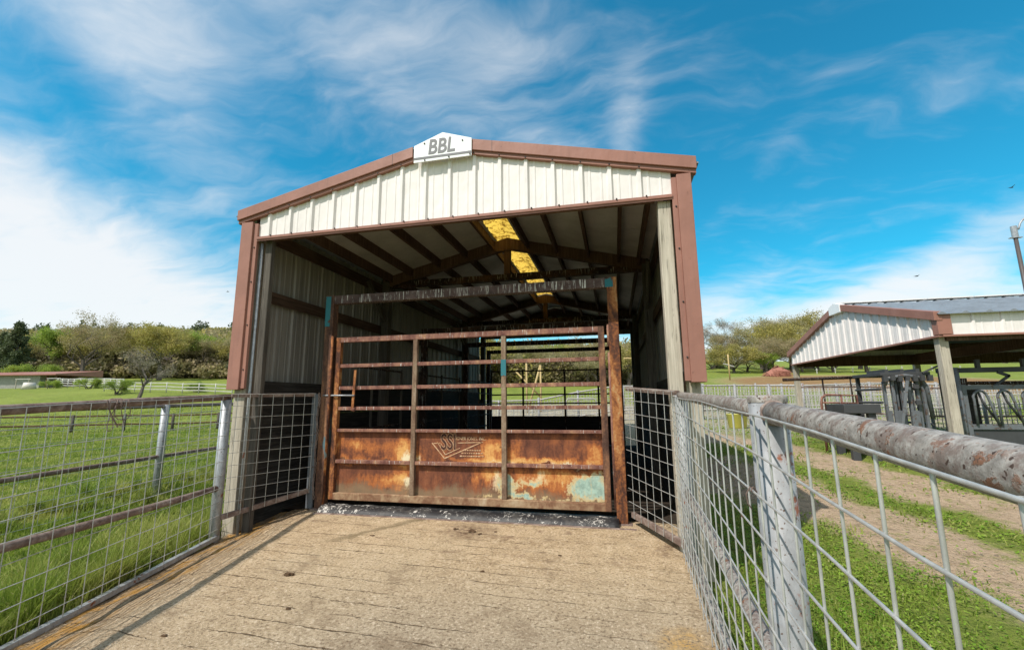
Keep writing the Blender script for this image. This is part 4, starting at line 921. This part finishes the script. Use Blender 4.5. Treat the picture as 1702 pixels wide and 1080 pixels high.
# birds
for n, (p_, s_, lab) in enumerate((((22.1, 29.0, 11.47), .25, 'small dark bird flying highest, above the lamp pole'), ((16.7, 28.6, 6.64), .24, 'small dark bird gliding low over the open shed roof'), ((-20.8, 20.2, 6.12), .15, 'tiny bird gliding in the white cloud left of the barn'))):
    b = MB(); d = Vector((RT.x, RT.y, .12)).normalized(); c = Vector(p_)
    b.tube([c-d*s_*.5, c-d*s_*.2, c+d*s_*.15, c+d*s_*.38, c+d*s_*.5], [.01, s_*.10, s_*.13, s_*.08, .01], 8)
    for sg in (-1, 1):
        wv = (FW*sg*.75+Vector((0, 0, .35 if n == 0 else .12))+d*-.2*sg).normalized()
        b.add([c+d*s_*.2, c-d*s_*.12, c+wv*s_*.55-d*s_*.05+Vector((0, 0, s_*.06)), c+wv*s_*1.0-d*s_*.25, c+wv*s_*.6+d*s_*.12+Vector((0, 0, s_*.05))], [(0, 4, 2, 1), (4, 3, 2)])
    b.add([c-d*s_*.45, c-d*s_*.8+FW*s_*.12, c-d*s_*.8-FW*s_*.12], [(0, 1, 2)])
    o = b.build('flying_bird', M['bird']); tag(o, lab, 'bird', 'birds in the sky')

# ------------------------------------------------------------------ left background: long shed, fences, tub
def fl(px, f):                                        # metres right of axis for a bearing given as slope
    return fr(f, px*f)
sx0, sy0 = fr(86, -118); sx1, sy1 = fr(84, -85.5)
hs = thing('long_shed', 'long low grey shed with a faded red roof at the far left of the pasture', 'shed', (sx1, sy1, gz(sx1, sy1)))
A = Vector((sx0, sy0, 0)); B = Vector((sx1, sy1, 0)); D = (B-A).normalized(); Nn = Vector((-D.y, D.x, 0)); zb2 = gz(sx1, sy1)
def hbox(mb, a0, a1, n0, n1, z0, z1, z1b=None):
    z1b = z1 if z1b is None else z1b
    pts = [A+D*a+Nn*n for a, n in ((a0, n0), (a1, n0), (a1, n1), (a0, n1))]
    vs = [p+Vector((0, 0, zb2+z0)) for p in pts]+[p+Vector((0, 0, zb2+(z1 if q < 2 else z1b))) for q, p in enumerate(pts)]
    return mb.add(vs, [(3, 2, 1, 0), (4, 5, 6, 7), (0, 1, 5, 4), (1, 2, 6, 5), (2, 3, 7, 6), (3, 0, 4, 7)])
L_ = (B-A).length
hbox(MB(), 0, L_-3, 0, 7, -.3, 2.3).build('wall', M['greywall'], hs)
hbox(MB(), -.5, L_+1.2, -1., 8, 2.32, 2.5, 3.6).build('roof', M['redroof'], hs)
for a in (L_+.6, L_-1.2): hbox(MB(), a, a+.2, -.5, -.3, -.3, 2.3).build('post', M['woodbr'], hs)
hbox(MB(), L_-3, L_+.5, 3, 3.3, -.3, 2.3).build('back_wall', M['woodbr'], hs)
x, y = fr(76, -81.5); z = gz(x, y); mb = MB(); mb.tube([(x, y, z-.05), (x, y, z+1.1)], [.95, .72], 16); tag(mb.build('water_tub', M['tubwhite'], smooth=True), 'pale round upturned tub on the grass before the long shed', 'tub')
for n, (f, r0, w) in enumerate(((78, -86, 2.2), (77, -79.5, 1.9))):
    x, y = fr(f, r0); x2, y2 = fr(f, r0+w); z = gz(x, y); r = thing('hitching_rail', ('left', 'right')[n]+' hand timber hitching rail in front of the long shed', 'rail', (x, y, z))
    MB().tube([(x, y, z), (x, y, z+1.7)], .08, 6).build('post', M['woodlt'], r); MB().tube([(x2, y2, z), (x2, y2, z+1.7)], .08, 6).build('post', M['woodlt'], r); MB().tube([(x-.3, y, z+1.68), (x2+.3, y2, z+1.68)], .07, 6).build('crossbar', M['whitefence'], r)
run_fence('board_fence', 'white four board pasture fence running from the long shed', [fr(80, -81), fr(74, -70), fr(66, -57)], 1.5, 2.6, (.45, .85, 1.25, 1.55), .075, .07, M['whitefence'], M['whitefence'], square=True)
run_fence('board_fence', 'white board pasture fence near the small bare tree, right of the other white fence', [fr(63, -57), fr(60, -46), fr(58, -36)], 1.3, 2.6, (.4, .8, 1.25), .06, .06, M['whitefence'], M['whitefence'], square=True)
run_fence('rail_fence', 'low dark two rail fence with timber posts across the left pasture', [fr(25, -33), fr(28, -27), fr(31, -20), fr(33, -17)], 1.02, 3.0, (.45, .98), .055, .085, M['woodbr'], M['wooddk'])
# electric-fence stakes on the right hillside and a small nest-box pole
for n in range(10):
    x, y = fr(62+n*1.2, 42+n*3.4); z = gz(x, y); mb = MB(); mb.tube([(x, y, z-.1), (x, y, z+.75)], .055, 6); mb.box(x-.12, x+.12, y-.05, y+.05, z+.5, z+.6)
    tag(mb.build('fence_stake', M['whitefence']), 'thin white fence stake on the green hillside beyond the shed', 'stake', 'white stakes on the hillside')
x, y = fr(52, 25.1); z = gz(x, y); r = thing('nest_pole', 'pale pole with a crossarm on the slope right of the barn', 'pole', (x, y, z))
MB().tube([(x, y, z-.2), (x, y, z+3.0)], .08, 8).build('pole', M['straw'], r, True)
mb = MB(); xa, ya = fr(52, 24.5); xb, yb = fr(52, 25.7); mb.tube([(xa, ya, z+1.9), (xb, yb, z+1.55)], .07, 6); mb.build('crossarm', M['whitefence'], r)

# ------------------------------------------------------------------ trees
def tree_proto(kind, seed):
    R = random.Random(seed); H = 1.0; segs = MB(); tips = []
    spec = dict(oak=(.20, .62, 5, .80, 1.0), round=(.14, .70, 4, .72, .9), bare=(.24, .62, 6, .85, 1.0), pine=(.10, .95, 3, .30, .4))[kind]
    th, crown, depth, spread, _ = spec
    if kind == 'pine':
        segs.tube([(0, 0, 0), (.01, 0, .5), (0, .01, 1.)], [.028, .018, .004], 6)
        for q in range(70):
            z = R.uniform(.12, .98); a = R.uniform(0, 2*PI); L = .27*(1-z)**.75*R.uniform(.6, 1.15)+.035
            e = Vector((math.cos(a)*L, math.sin(a)*L, z+R.uniform(-.03, .05))); segs.tube([(0, 0, z), e], [.006, .002], 3, False)
            for u in (.35, .55, .75, .95): tips.append((Vector((0, 0, z)).lerp(e, u), .055))
        return segs, tips
    def grow(p, d, L, r, lev):
        n = 3; pts = [p]; rr = [r]
        for q in range(n):
            d = (d+Vector((R.uniform(-1, 1), R.uniform(-1, 1), R.uniform(-.5, .6)))*.22).normalized(); p = p+d*(L/n); pts.append(p); rr.append(r*(1-.45*(q+1)/n))
        segs.tube(pts, rr, 6 if lev < 2 else 3, False)
        if lev >= 2: tips.extend((pp, .05) for pp in pts[1:])
        if lev >= depth: tips.append((p, .06)); return
        nb = R.choice((2, 3, 3)) if lev else 5
        for q in range(nb):
            a = R.uniform(0, 2*PI); u = Vector((math.cos(a), math.sin(a), R.uniform(-.15, .55)))
            nd = (d*(1-spread*.55)+u*spread*(.85 if lev else .75)).normalized(); nd.z = max(nd.z, -.1)
            st = pts[-1] if q < 2 else pts[-2]
            grow(st, nd, L*R.uniform(.62, .84), rr[-1]*.72, lev+1)
    grow(Vector((0, 0, 0)), Vector((0, 0, 1)), th*(1.0 if kind != 'round' else .8), .021, 0)
    zs = max(p.z for p, _ in tips); s = 1/zs
    segs.v = [(x*s, y*s, z*s) for x, y, z in segs.v]; tips = [(p*s, r) for p, r in tips]
    return segs, tips
def leaf_mesh(name, tips, n, size, spread, mat, seed, flat=1., asp=.55):
    g = np.random.default_rng(seed); C = np.array([tuple(p) for p, _ in tips]); idx = g.integers(0, len(C), n)
    P_ = C[idx]+g.normal(0, spread, (n, 3))*[1, 1, flat]
    P_[:, 2] = np.maximum(P_[:, 2], .05)
    u = g.normal(size=(n, 3)); u /= np.linalg.norm(u, axis=1)[:, None]; w = g.normal(size=(n, 3)); w -= (w*u).sum(1)[:, None]*u; w /= np.linalg.norm(w, axis=1)[:, None]
    s = size*g.uniform(.6, 1.4, (n, 1)); V = np.stack([P_-u*s, P_+w*s*asp, P_+u*s, P_-w*s*asp], 1).reshape(-1, 3)
    return np_mesh(name, V, np.arange(4*n).reshape(-1, 4), mat)
PROTO = {}
def make_proto(key, kind, seed, n, size, spread, leafm, asp=.55):
    segs, tips = tree_proto(kind, seed); tm = bpy.data.meshes.new('trunk'); tm.from_pydata(segs.v, [], segs.f); tm.materials.append(M['bark']); tm.update()
    PROTO[key] = (tm, leaf_mesh('crown', tips, n, size, spread, M[leafm], seed, 1., asp) if n else None)
make_proto('yel1', 'oak', 3, 14000, .012, .034, 'leafyel'); make_proto('yel2', 'round', 8, 14000, .012, .040, 'leafyel')
make_proto('grn1', 'round', 5, 12000, .013, .042, 'leafgrn'); make_proto('grn2', 'oak', 14, 12000, .013, .036, 'leafgrn')
make_proto('brn1', 'oak', 21, 11000, .013, .034, 'leafbrn', .28); make_proto('brn2', 'oak', 29, 11000, .013, .034, 'leafgry', .28)
make_proto('bare', 'oak', 33, 16000, .020, .028, 'twig', .10); make_proto('pine', 'pine', 41, 12000, .015, .024, 'leafdrk')
make_proto('bare2', 'oak', 52, 3800, .018, .026, 'twig', .10)
def tree(key, f, r, h, w, label, cat='tree', group=None, name='tree', rot=None, sink=.0):
    x, y = fr(f, r); z = gz(x, y)-sink; e = thing(name, label, cat, (x, y, z), group); e.rotation_euler.z = random.uniform(0, 6.28) if rot is None else rot
    e.scale = (w, w, h); tm, cm = PROTO[key]; link('trunk', tm, e)
    if cm: link('crown', cm, e)
    return e
KL = dict(yel='yellow green spring tree in the row along the left pasture edge', grn='fresh green leafy tree in the row along the left pasture edge', brn='brownish budding tree in the row along the left pasture edge', pin='dark evergreen in the row along the left pasture edge')
random.seed(77)
# left tree line
r = -150.
row = []
while r < -62:
    row.append((random.uniform(124, 136), r)); r += random.uniform(4.2, 6.0)
KS = ['brn1', 'yel1', 'yel2', 'brn2', 'grn1', 'brn1', 'yel1', 'yel2', 'brn2', 'pine', 'yel2', 'grn2', 'brn1', 'yel1', 'brn2', 'yel2']
for n, (f, r) in enumerate(row):
    k_ = KS[n % len(KS)]; h = random.uniform(9.5, 14) if k_ != 'pine' else random.uniform(10, 13)
    tree(k_, f, r, h, h*random.uniform(.95, 1.2) if k_ != 'pine' else h*.85, KL[k_[:3]], group='trees along the left pasture edge', name='pasture_tree')
tree('pine', 104, -116, 14, 13.5, 'big dark rounded evergreen behind the roof of the long shed', name='evergreen_tree')
tree('pine', 108, -124, 12, 12.5, 'dark evergreen left of the big one, cut by the left picture edge', name='evergreen_tree')
tree('brn1', 101, -97, 15, 15, 'tall brown budding tree just right of the long shed roof', name='budding_tree')
tree('grn1', 96, -103, 5.5, 8, 'low bright green shrub tree behind the long shed roof', name='leafy_tree', sink=1)
tree('yel1', 112, -88, 13, 14, 'broad yellow green tree standing forward of the row, right of the tall budding tree', name='spring_tree')
tree('yel2', 116, -66, 14, 13, 'tallest yellow green tree near the barn corner', name='spring_tree')
tree('pine', 112, -63.5, 10.5, 9, 'dark evergreen nearest the barn corner on the left', name='evergreen_tree'); tree('pine', 118, -73.5, 10, 7.5, 'narrow dark evergreen midway along the left tree row', name='evergreen_tree')
tree('bare2', 53, -43.8, 6.4, 6.2, 'small bare pale tree alone by the white board fence', name='bare_tree')
for n, (f, r, h, lab) in enumerate(((61, -43, 2.4, 'round dark green bush on the white fence line near the barn'), (70, -66, 2.5, 'small bush growing through the white board fence'), (58, -51, 2.6, 'scrubby bush left of the small bare tree'), (76, -78, 2.2, 'dark bush beside the hitching rail'))):
    tree('grn1' if n else 'grn2', f, r, h*1.1, h*1.2, lab, 'bush', name='bush', sink=1.05)
# woods seen through the barn
r = -9.5
while r < 11.5:
    k_ = random.choice(['brn1', 'brn2', 'yel1', 'yel2', 'brn2', 'grn2']); f = random.uniform(44, 56); h = random.uniform(4.2, 5.6)
    tree(k_, f, r, h, h*1.25, 'budding tree in the wood seen through the barn', group='trees seen through the barn', name='woodland_tree', sink=.7); r += random.uniform(.9, 1.5)
# right-hand trees
tree('bare', 92, 42, 9.2, 10.5, 'large spreading bare oak just right of the barn', name='oak_tree', rot=1.)
tree('bare2', 96, 48, 7, 8.5, 'smaller bare oak between the big oak and the budding tree', name='oak_tree')
tree('yel1', 74, 42, 7.6, 9, 'broad olive budding tree left of the shed gable', name='budding_tree'); tree('brn2', 78, 48.5, 9, 10, 'grey budding tree behind the left end of the shed gable', name='budding_tree')
tree('yel2', 82, 54, 10, 11, 'tall olive tree rising behind the shed roof edge', name='budding_tree'); tree('brn2', 78, 43.5, 9.5, 11, 'tall brown budding tree between the small bare oak and the shed gable', name='budding_tree'); tree('brn1', 68, 44, 4.5, 6, 'low brown thicket tree under the olive trees by the shed', name='thicket_tree', sink=.6)
tree('grn1', 66, 37, 3.6, 4.2, 'small bright green bush below the olive tree', 'bush', name='bush', sink=.7); tree('pine', 84, 38.5, 4.8, 6, 'dark round shrub at the foot of the big bare oak', 'bush', name='bush', sink=1.)
tree('grn2', 70, 47.5, 3.2, 4.5, 'green bush beside the red brush pile', 'bush', name='bush', sink=.6); tree('brn1', 80, 62, 9, 10, 'brown budding tree hidden mostly behind the shed gable', name='budding_tree')
for n in range(9):
    tree(random.choice(['brn1', 'yel1', 'brn2', 'yel2']), random.uniform(118, 126), 112+n*7.5, 12, 13, 'treetop just showing over the ridge of the open shed', group='treetops over the shed', name='hill_tree')
for n, (f, r) in enumerate(((70, 36.5), (70, 39.5), (72, 44.8), (66, 47), (75, 51), (64, 50.5), (82, 46), (86, 58), (68, 33.5), (73, 42), (84, 41), (88, 51), (80, 35.5), (66, 41))):
    tree(('brn2', 'brn1', 'yel1')[n % 3], f, r, (5.4+.5*(n % 3))*(1.25 if n in (9, 10, 11) else .75 if n in (0, 8, 12) else 1), 7.5, 'low brown budding thicket tree between the bare oak and the shed gable', group='thicket beside the shed', name='thicket_tree', sink=.9)
# red brush pile
x, y = fr(58, 34.3); z = gz(x, y); mb = MB()
for q in range(240):
    a = random.uniform(0, 6.28); rr_ = random.uniform(0, 1.9); c = Vector((x+rr_*math.cos(a), y+rr_*math.sin(a), z+max(0, 1.5*(1-rr_/2))*random.random())); d = Vector((random.uniform(-1, 1), random.uniform(-1, 1), random.uniform(-.3, .6)))*.7
    mb.tube([c-d*.5, c+d*.5], .035, 3, False)
mb.ball((x, y, z), 1.5, 10, 6, (1, 1, .7), .2)
tag(mb.build('brush_pile', M['redtwig']), 'heap of reddish cut brush on the slope left of the shed', 'brush pile')

# distant wooded hill: one mass
def far_wood():
    g = np.random.default_rng(9); out = [[], [], [], []]; mats = ['leafyel', 'leafbrn', 'leafdrk', 'thicket']
    def clump(f, r, h, w, k, n):
        x, y = fr(f, r); z = gz(x, y); u = g.normal(size=(n, 3)); u /= np.linalg.norm(u, axis=1)[:, None]; q = g.uniform(.55, 1.02, (n, 1))
        P_ = np.array([x, y, z+h*.52])+u*q*[w*.5, w*.5, h*.5]; P_ += g.normal(0, .35, P_.shape); out[k].append(P_)
    for _ in range(520):
        f = g.uniform(142, 330); r = g.uniform(-1.30, -.42)*f; h = g.uniform(8, 13); clump(f, r, h, h*g.uniform(.8, 1.2), g.choice([0, 0, 1, 1]), 260)
    for _ in range(300):
        f = g.uniform(119, 146); r = g.uniform(-1.30, -.45)*f; h = g.uniform(3, 5) if f < 126 else g.uniform(4, 9); clump(f, r, h, h*1.7, g.choice([3, 3, 3, 1]), 220)
    for _ in range(70):
        f = g.uniform(270, 335); r = g.uniform(-1.30, -.42)*f; h = g.uniform(11, 17); clump(f, r, h, h*.4, 2, 260)
    for _ in range(210):
        f = g.uniform(47, 56); r = g.uniform(-.26, .30)*f; h = g.uniform(1.2, 3.0); clump(f, r, h, h*1.6, g.choice([0, 1, 3]), 240)
    for _ in range(330):
        f = g.uniform(62, 105); r = g.uniform(-.24, .30)*f; h = g.uniform(3.2, 5.4); clump(f, r, h, h*1.3, g.choice([0, 1, 1]), 220)
    root = bpy.data.objects.new('distant_wood', None); COL.objects.link(root); tag(root, kind='stuff'); root['label'] = 'distant wooded hillside in mixed spring colours behind the pasture'; root['category'] = 'wood'
    Vs = []; mi = []
    for k in range(4):
        P_ = np.concatenate(out[k]); n = len(P_); u = g.normal(size=(n, 3)); u /= np.linalg.norm(u, axis=1)[:, None]; w = g.normal(size=(n, 3)); w -= (w*u).sum(1)[:, None]*u; w /= np.linalg.norm(w, axis=1)[:, None]
        d = np.hypot(P_[:, 0], P_[:, 1])[:, None]; s = g.uniform(.5, 1.1, (n, 1))*np.clip(d/230, .2, 1.1)
        Vs.append(np.stack([P_-u*s, P_+w*s*.6, P_+u*s, P_-w*s*.6], 1).reshape(-1, 3)); mi.append(np.full(n, k))
    V = np.concatenate(Vs); me = np_mesh('distant_wood', V, np.arange(len(V)).reshape(-1, 4), M[mats[0]])
    for m_ in mats[1:]: me.materials.append(M[m_])
    me.polygons.foreach_set('material_index', np.concatenate(mi).astype(np.int32)); me.update()
    bpy.data.objects.remove(root)
    tag(link('distant_wood', me), 'distant wooded hillside in mixed spring colours behind the pasture', 'wood', kind='stuff')
far_wood()

# ------------------------------------------------------------------ grass
def blades(name, X, Y, H, Wd, mat, lean=.45, kindleaf=False, zoff=None):
    n = len(X); g = rng; Z = terrain(X, Y) if zoff is None else zoff
    a = g.uniform(0, 2*PI, n); ax = np.stack([np.cos(a), np.sin(a), 0*a], 1); b = a+PI/2+g.normal(0, .5, n); ld = np.stack([np.cos(b), np.sin(b), 0*b], 1)
    B_ = np.stack([X, Y, Z-.01], 1); l = (np.abs(g.normal(0, lean, n))*H)[:, None]; H_ = H[:, None]*np.array([0, 0, 1.]); w = Wd[:, None]
    if kindleaf:                                     # a stem-less rounded leaflet held up at height H
        c = B_+H_+ld*l*.3; nrm = g.normal(0, .45, (n, 3)); up = np.stack([np.cos(b), np.sin(b), .35*g.normal(size=n)], 1)
        V = np.stack([c-up*w, c+ax*w*.8, c+up*w, c-ax*w*.8], 1).reshape(-1, 3); T = np.arange(4*n).reshape(-1, 4)
        me = np_mesh(name, V, T, mat)
    else:
        m1 = B_+H_*.55+ld*l*.35; tip = B_+H_*1.0+ld*l
        V = np.stack([B_-ax*w, B_+ax*w, m1-ax*w*.75, m1+ax*w*.75, tip], 1).reshape(-1, 3); o = (np.arange(n)*5)[:, None]
        T = np.concatenate([o+[0, 1, 3], o+[0, 3, 2], o+[2, 3, 4]]); me = np_mesh(name, V, T, mat)
    return me
def polar(n, d0, d1, t0, t1):
    d = d0*(d1/d0)**rng.random(n); t = np.radians(rng.uniform(t0, t1, n)); return d*np.sin(t), d*np.cos(t), d
def keep_left(x, y): return (x < -4.43-.2*(y-4.45)-.03) & ~((x > -4.75) & (y > 4.5) & (y < 15))
x, y, d = polar(190000, 3.4, 60, -72, -36); k = keep_left(x, y); x, y, d = x[k], y[k], d[k]
nz = np.sin(x*2.1+1)*np.cos(y*1.7)+.6*np.sin(x*5.3+y*3.1)
edge = (-4.43-.2*(y-4.45))-x; e2 = np.abs(x-(-8.55-.194*(y-10)))
H = .05+.05*rng.random(len(x))+.035*np.clip(nz, 0, 2)+.20*np.exp(-(edge/.75)**2)*rng.random(len(x))*(.65+.35*np.sin(y*3.1))*(d < 12)+.12*np.exp(-(e2/.35)**2)*rng.random(len(x))*(d < 14)
H = H*np.where(d > 15, .9, 1)
nt = 820; ty = rng.uniform(-.5, 10, nt); te = np.abs(rng.normal(0, .42, nt))+.06; te[::4] = 3.75+rng.normal(0, .3, len(te[::4])); tx = (-4.43-.2*(ty-4.45))-te; th = rng.uniform(.16, .44, nt)*np.where(te < 1.2, 1, .8)
i_ = rng.integers(0, nt, 86000); rad = np.abs(rng.normal(0, .065, 86000)); an = rng.uniform(0, 2*PI, 86000)
xt = tx[i_]+rad*np.cos(an); yt = ty[i_]+rad*np.sin(an); Ht = th[i_]*rng.uniform(.5, 1.15, 86000)
x = np.concatenate([x, xt]); y = np.concatenate([y, yt]); d = np.concatenate([d, np.hypot(xt, yt)]); k = keep_left(x, y)
H = np.concatenate([H*np.where(d[:len(H)] < 14, .8, 1), Ht]); x, y, d, H = x[k], y[k], d[k], H[k]
me = blades('left_grass', x, y, H, .0035*np.clip(d/4.5, 1, 9)*rng.uniform(.7, 1.3, len(x)), M['blade'], .55)
tag(link('pasture_grass', me), 'pasture grass, long beside the left ramp fence', 'grass', kind='stuff')
# right: clover and short grass, absent on the ruts
def rut(x, y):
    nn = x*.94+y*.34; return np.minimum(np.abs(nn-5.0)/.75, np.abs(nn-7.05)/.65)
x, y, d = polar(240000, 1.2, 40, 8, 74); k = (x > .66+0*x) & ~((y > 4.4) & (x < .9) & (y < 15)); x, y, d = x[k], y[k], d[k]
rr = rut(x, y)+.35*np.sin(x*3.3+y*2.1)+.25*np.sin(y*5.1-x*2.)+rng.normal(0, .30, len(x)); pen = (y > 11.5) & (d < 27)
k = ((rr > 1.05) | (rng.random(len(x)) < .035)) & ~(pen & (rng.random(len(x)) < .7)); x, y, d = x[k], y[k], d[k]
near = np.clip((x*.94+y*.34-2.)/2.2, 0, 1)
H = .02+.07*rng.random(len(x))*(1-.55*near)+.02*np.sin(x*3)*np.cos(y*4)
q = rng.random(len(x)) < .62
me = blades('clover', x[q], y[q], np.clip(H[q], .01, .2), .0075*np.clip(d[q]/3.2, .8, 6)*rng.uniform(.6, 1.3, q.sum()), M['clover'], .5, True)
tag(link('clover', me), 'low bright clover growing behind the right fence', 'clover', kind='stuff')
q = ~q
me = blades('right_grass', x[q], y[q], np.clip(H[q]*1.3, .02, .2), .0035*np.clip(d[q]/3., .8, 6)*rng.uniform(.7, 1.3, q.sum()), M['blade'], .6)
tag(link('verge_grass', me), 'short grass between and beside the dirt ruts on the right', 'grass', kind='stuff')

# ------------------------------------------------------------------ camera
cd = bpy.data.cameras.new('camera'); cam = bpy.data.objects.new('camera', cd); COL.objects.link(cam); SC.camera = cam
cd.sensor_width = 36; cd.lens = 743.77/1702*36; cd.clip_start = .02; cd.clip_end = 4000
f3 = Vector((-math.sin(YAW)*math.cos(PITCH), math.cos(YAW)*math.cos(PITCH), math.sin(PITCH))); u3 = RT.cross(f3)
r3 = RT*math.cos(ROLL)+u3*math.sin(ROLL); u3 = -RT*math.sin(ROLL)+u3*math.cos(ROLL)
cam.matrix_world = Matrix(((r3.x, u3.x, -f3.x, 0), (r3.y, u3.y, -f3.y, 0), (r3.z, u3.z, -f3.z, 0), (0, 0, 0, 1)))

# ------------------------------------------------------------------ light
sd = bpy.data.lights.new('sun', 'SUN'); sd.energy = 4.8; sd.angle = math.radians(.53); sd.color = (1, .935, .86)
so = bpy.data.objects.new('sun', sd); COL.objects.link(so); so.rotation_euler = SUN.to_track_quat('Z', 'Y').to_euler(); so.location = (-20, -28, 42)
W = bpy.data.worlds.new('World'); SC.world = W; W.use_nodes = True; W.node_tree.nodes.clear(); t = NT(W.node_tree)
out = t.node('ShaderNodeOutputWorld'); bg = t.node('ShaderNodeBackground'); t.l.new(bg.outputs[0], out.inputs[0]); bg.inputs[1].default_value = .12
sky = t.node('ShaderNodeTexSky', sky_type='NISHITA'); sky.sun_disc = False; sky.sun_elevation = math.asin(SUN.z); sky.sun_rotation = math.atan2(SUN.x, SUN.y); sky.air_density = 1.1; sky.dust_density = .4; sky.ozone_density = 2.5
dirv = t.node('ShaderNodeTexCoord').outputs['Generated']
s_ = t.sep(dirv)
el = t.m('ARCSINE', s_[2]); az = t.m('ARCTAN2', s_[0], s_[1])                 # radians
az = t.m('ADD', az, YAW)                                                          # 0 straight over the barn
elp = t.m('MAXIMUM', s_[2], .02)
flat = t.comb(t.m('DIVIDE', s_[0], t.m('ADD', elp, .22)), t.m('DIVIDE', s_[1], t.m('ADD', elp, .22)), 0.)
wv = t.vm('SUBTRACT', t.noise(flat, 1.3, 4, .55, col=True), (.5, .5, .5)); wsc = t.node('ShaderNodeVectorMath', operation='SCALE'); t.put(wsc.inputs[0], wv); wsc.inputs['Scale'].default_value = .6
fw_ = t.vm('ADD', flat, wsc.outputs[0])
n1 = t.noise(t.map(fw_, (1.0, 1.9, 1), rot=(0, 0, math.radians(-38))), 1.25, 9, .58)
n2 = t.noise(t.map(fw_, (1.4, 3.4, 1), rot=(0, 0, math.radians(-55))), 3.6, 8, .56)
tex = t.m('ADD', t.m('MULTIPLY', n1, .68), t.m('MULTIPLY', n2, .32))
def cblob(ca, ce, sa, se, rot, k):
    ca, ce, sa, se = (math.radians(v) for v in (ca, ce, sa, se)); c_, s2 = math.cos(math.radians(rot)), math.sin(math.radians(rot))
    da = t.m('SUBTRACT', az, ca); de = t.m('SUBTRACT', el, ce)
    p = t.m('ADD', t.m('MULTIPLY', da, c_/sa), t.m('MULTIPLY', de, s2/sa)); q = t.m('ADD', t.m('MULTIPLY', da, -s2/se), t.m('MULTIPLY', de, c_/se))
    return t.m('MULTIPLY', t.m('POWER', 2.718, t.m('MULTIPLY', t.m('ADD', t.m('MULTIPLY', p, p), t.m('MULTIPLY', q, q)), -1)), k)
CB = [(-42, 9, 23, 8, -8, .60), (-52, 19, 13, 5.5, -28, .36), (-44, 33, 15, 6, -35, .27), (-22, 40, 24, 9, 0, .26), (-20, 21, 7.5, 4, 22, .34), (-6, 26, 6, 3, -10, .12), (7, 29, 8, 3.2, -18, .24), (15, 29, 2.6, 9, -14, .26), (6, 41, 18, 6, 0, .22),
      (34, 6.5, 22, 4.4, 3, .52), (45, 12, 10, 2.6, 20, .40), (24, 11, 7, 2.5, 10, .24), (30, 24, 9, 1.4, 40, .10), (-5, 3, 60, 5, 0, .30)]
amt = None
for b in CB: amt = cblob(*b) if amt is None else t.m('ADD', amt, cblob(*b))
amt = t.m('ADD', amt, t.m('MULTIPLY', t.rng(t.m('ABSOLUTE', az), 1.25, 1.9), .5))     # unseen cloud added behind the viewer to whiten the ambient light
cl = t.rng(t.m('ADD', t.m('ADD', amt, .03), t.m('MULTIPLY', t.m('SUBTRACT', tex, .5), 1.15)), .02, .68)
tint = t.mix(1., sky.outputs[0], (.17, 1.28, 1.38), 'MULTIPLY')
skyc = t.mix(t.m('MULTIPLY', cl, .90), tint, (8.1, 8.1, 8.15))
t.l.new(skyc, bg.inputs[0])

SC.view_settings.view_transform = 'Standard'; SC.view_settings.look = 'None'; SC.view_settings.exposure = 0.0; SC.view_settings.gamma = 1
SC.render.film_transparent = False
SC.cycles.max_bounces = 8; SC.cycles.diffuse_bounces = 5; SC.cycles.transmission_bounces = 4; SC.cycles.transparent_max_bounces = 8
SC.cycles.use_denoising = True
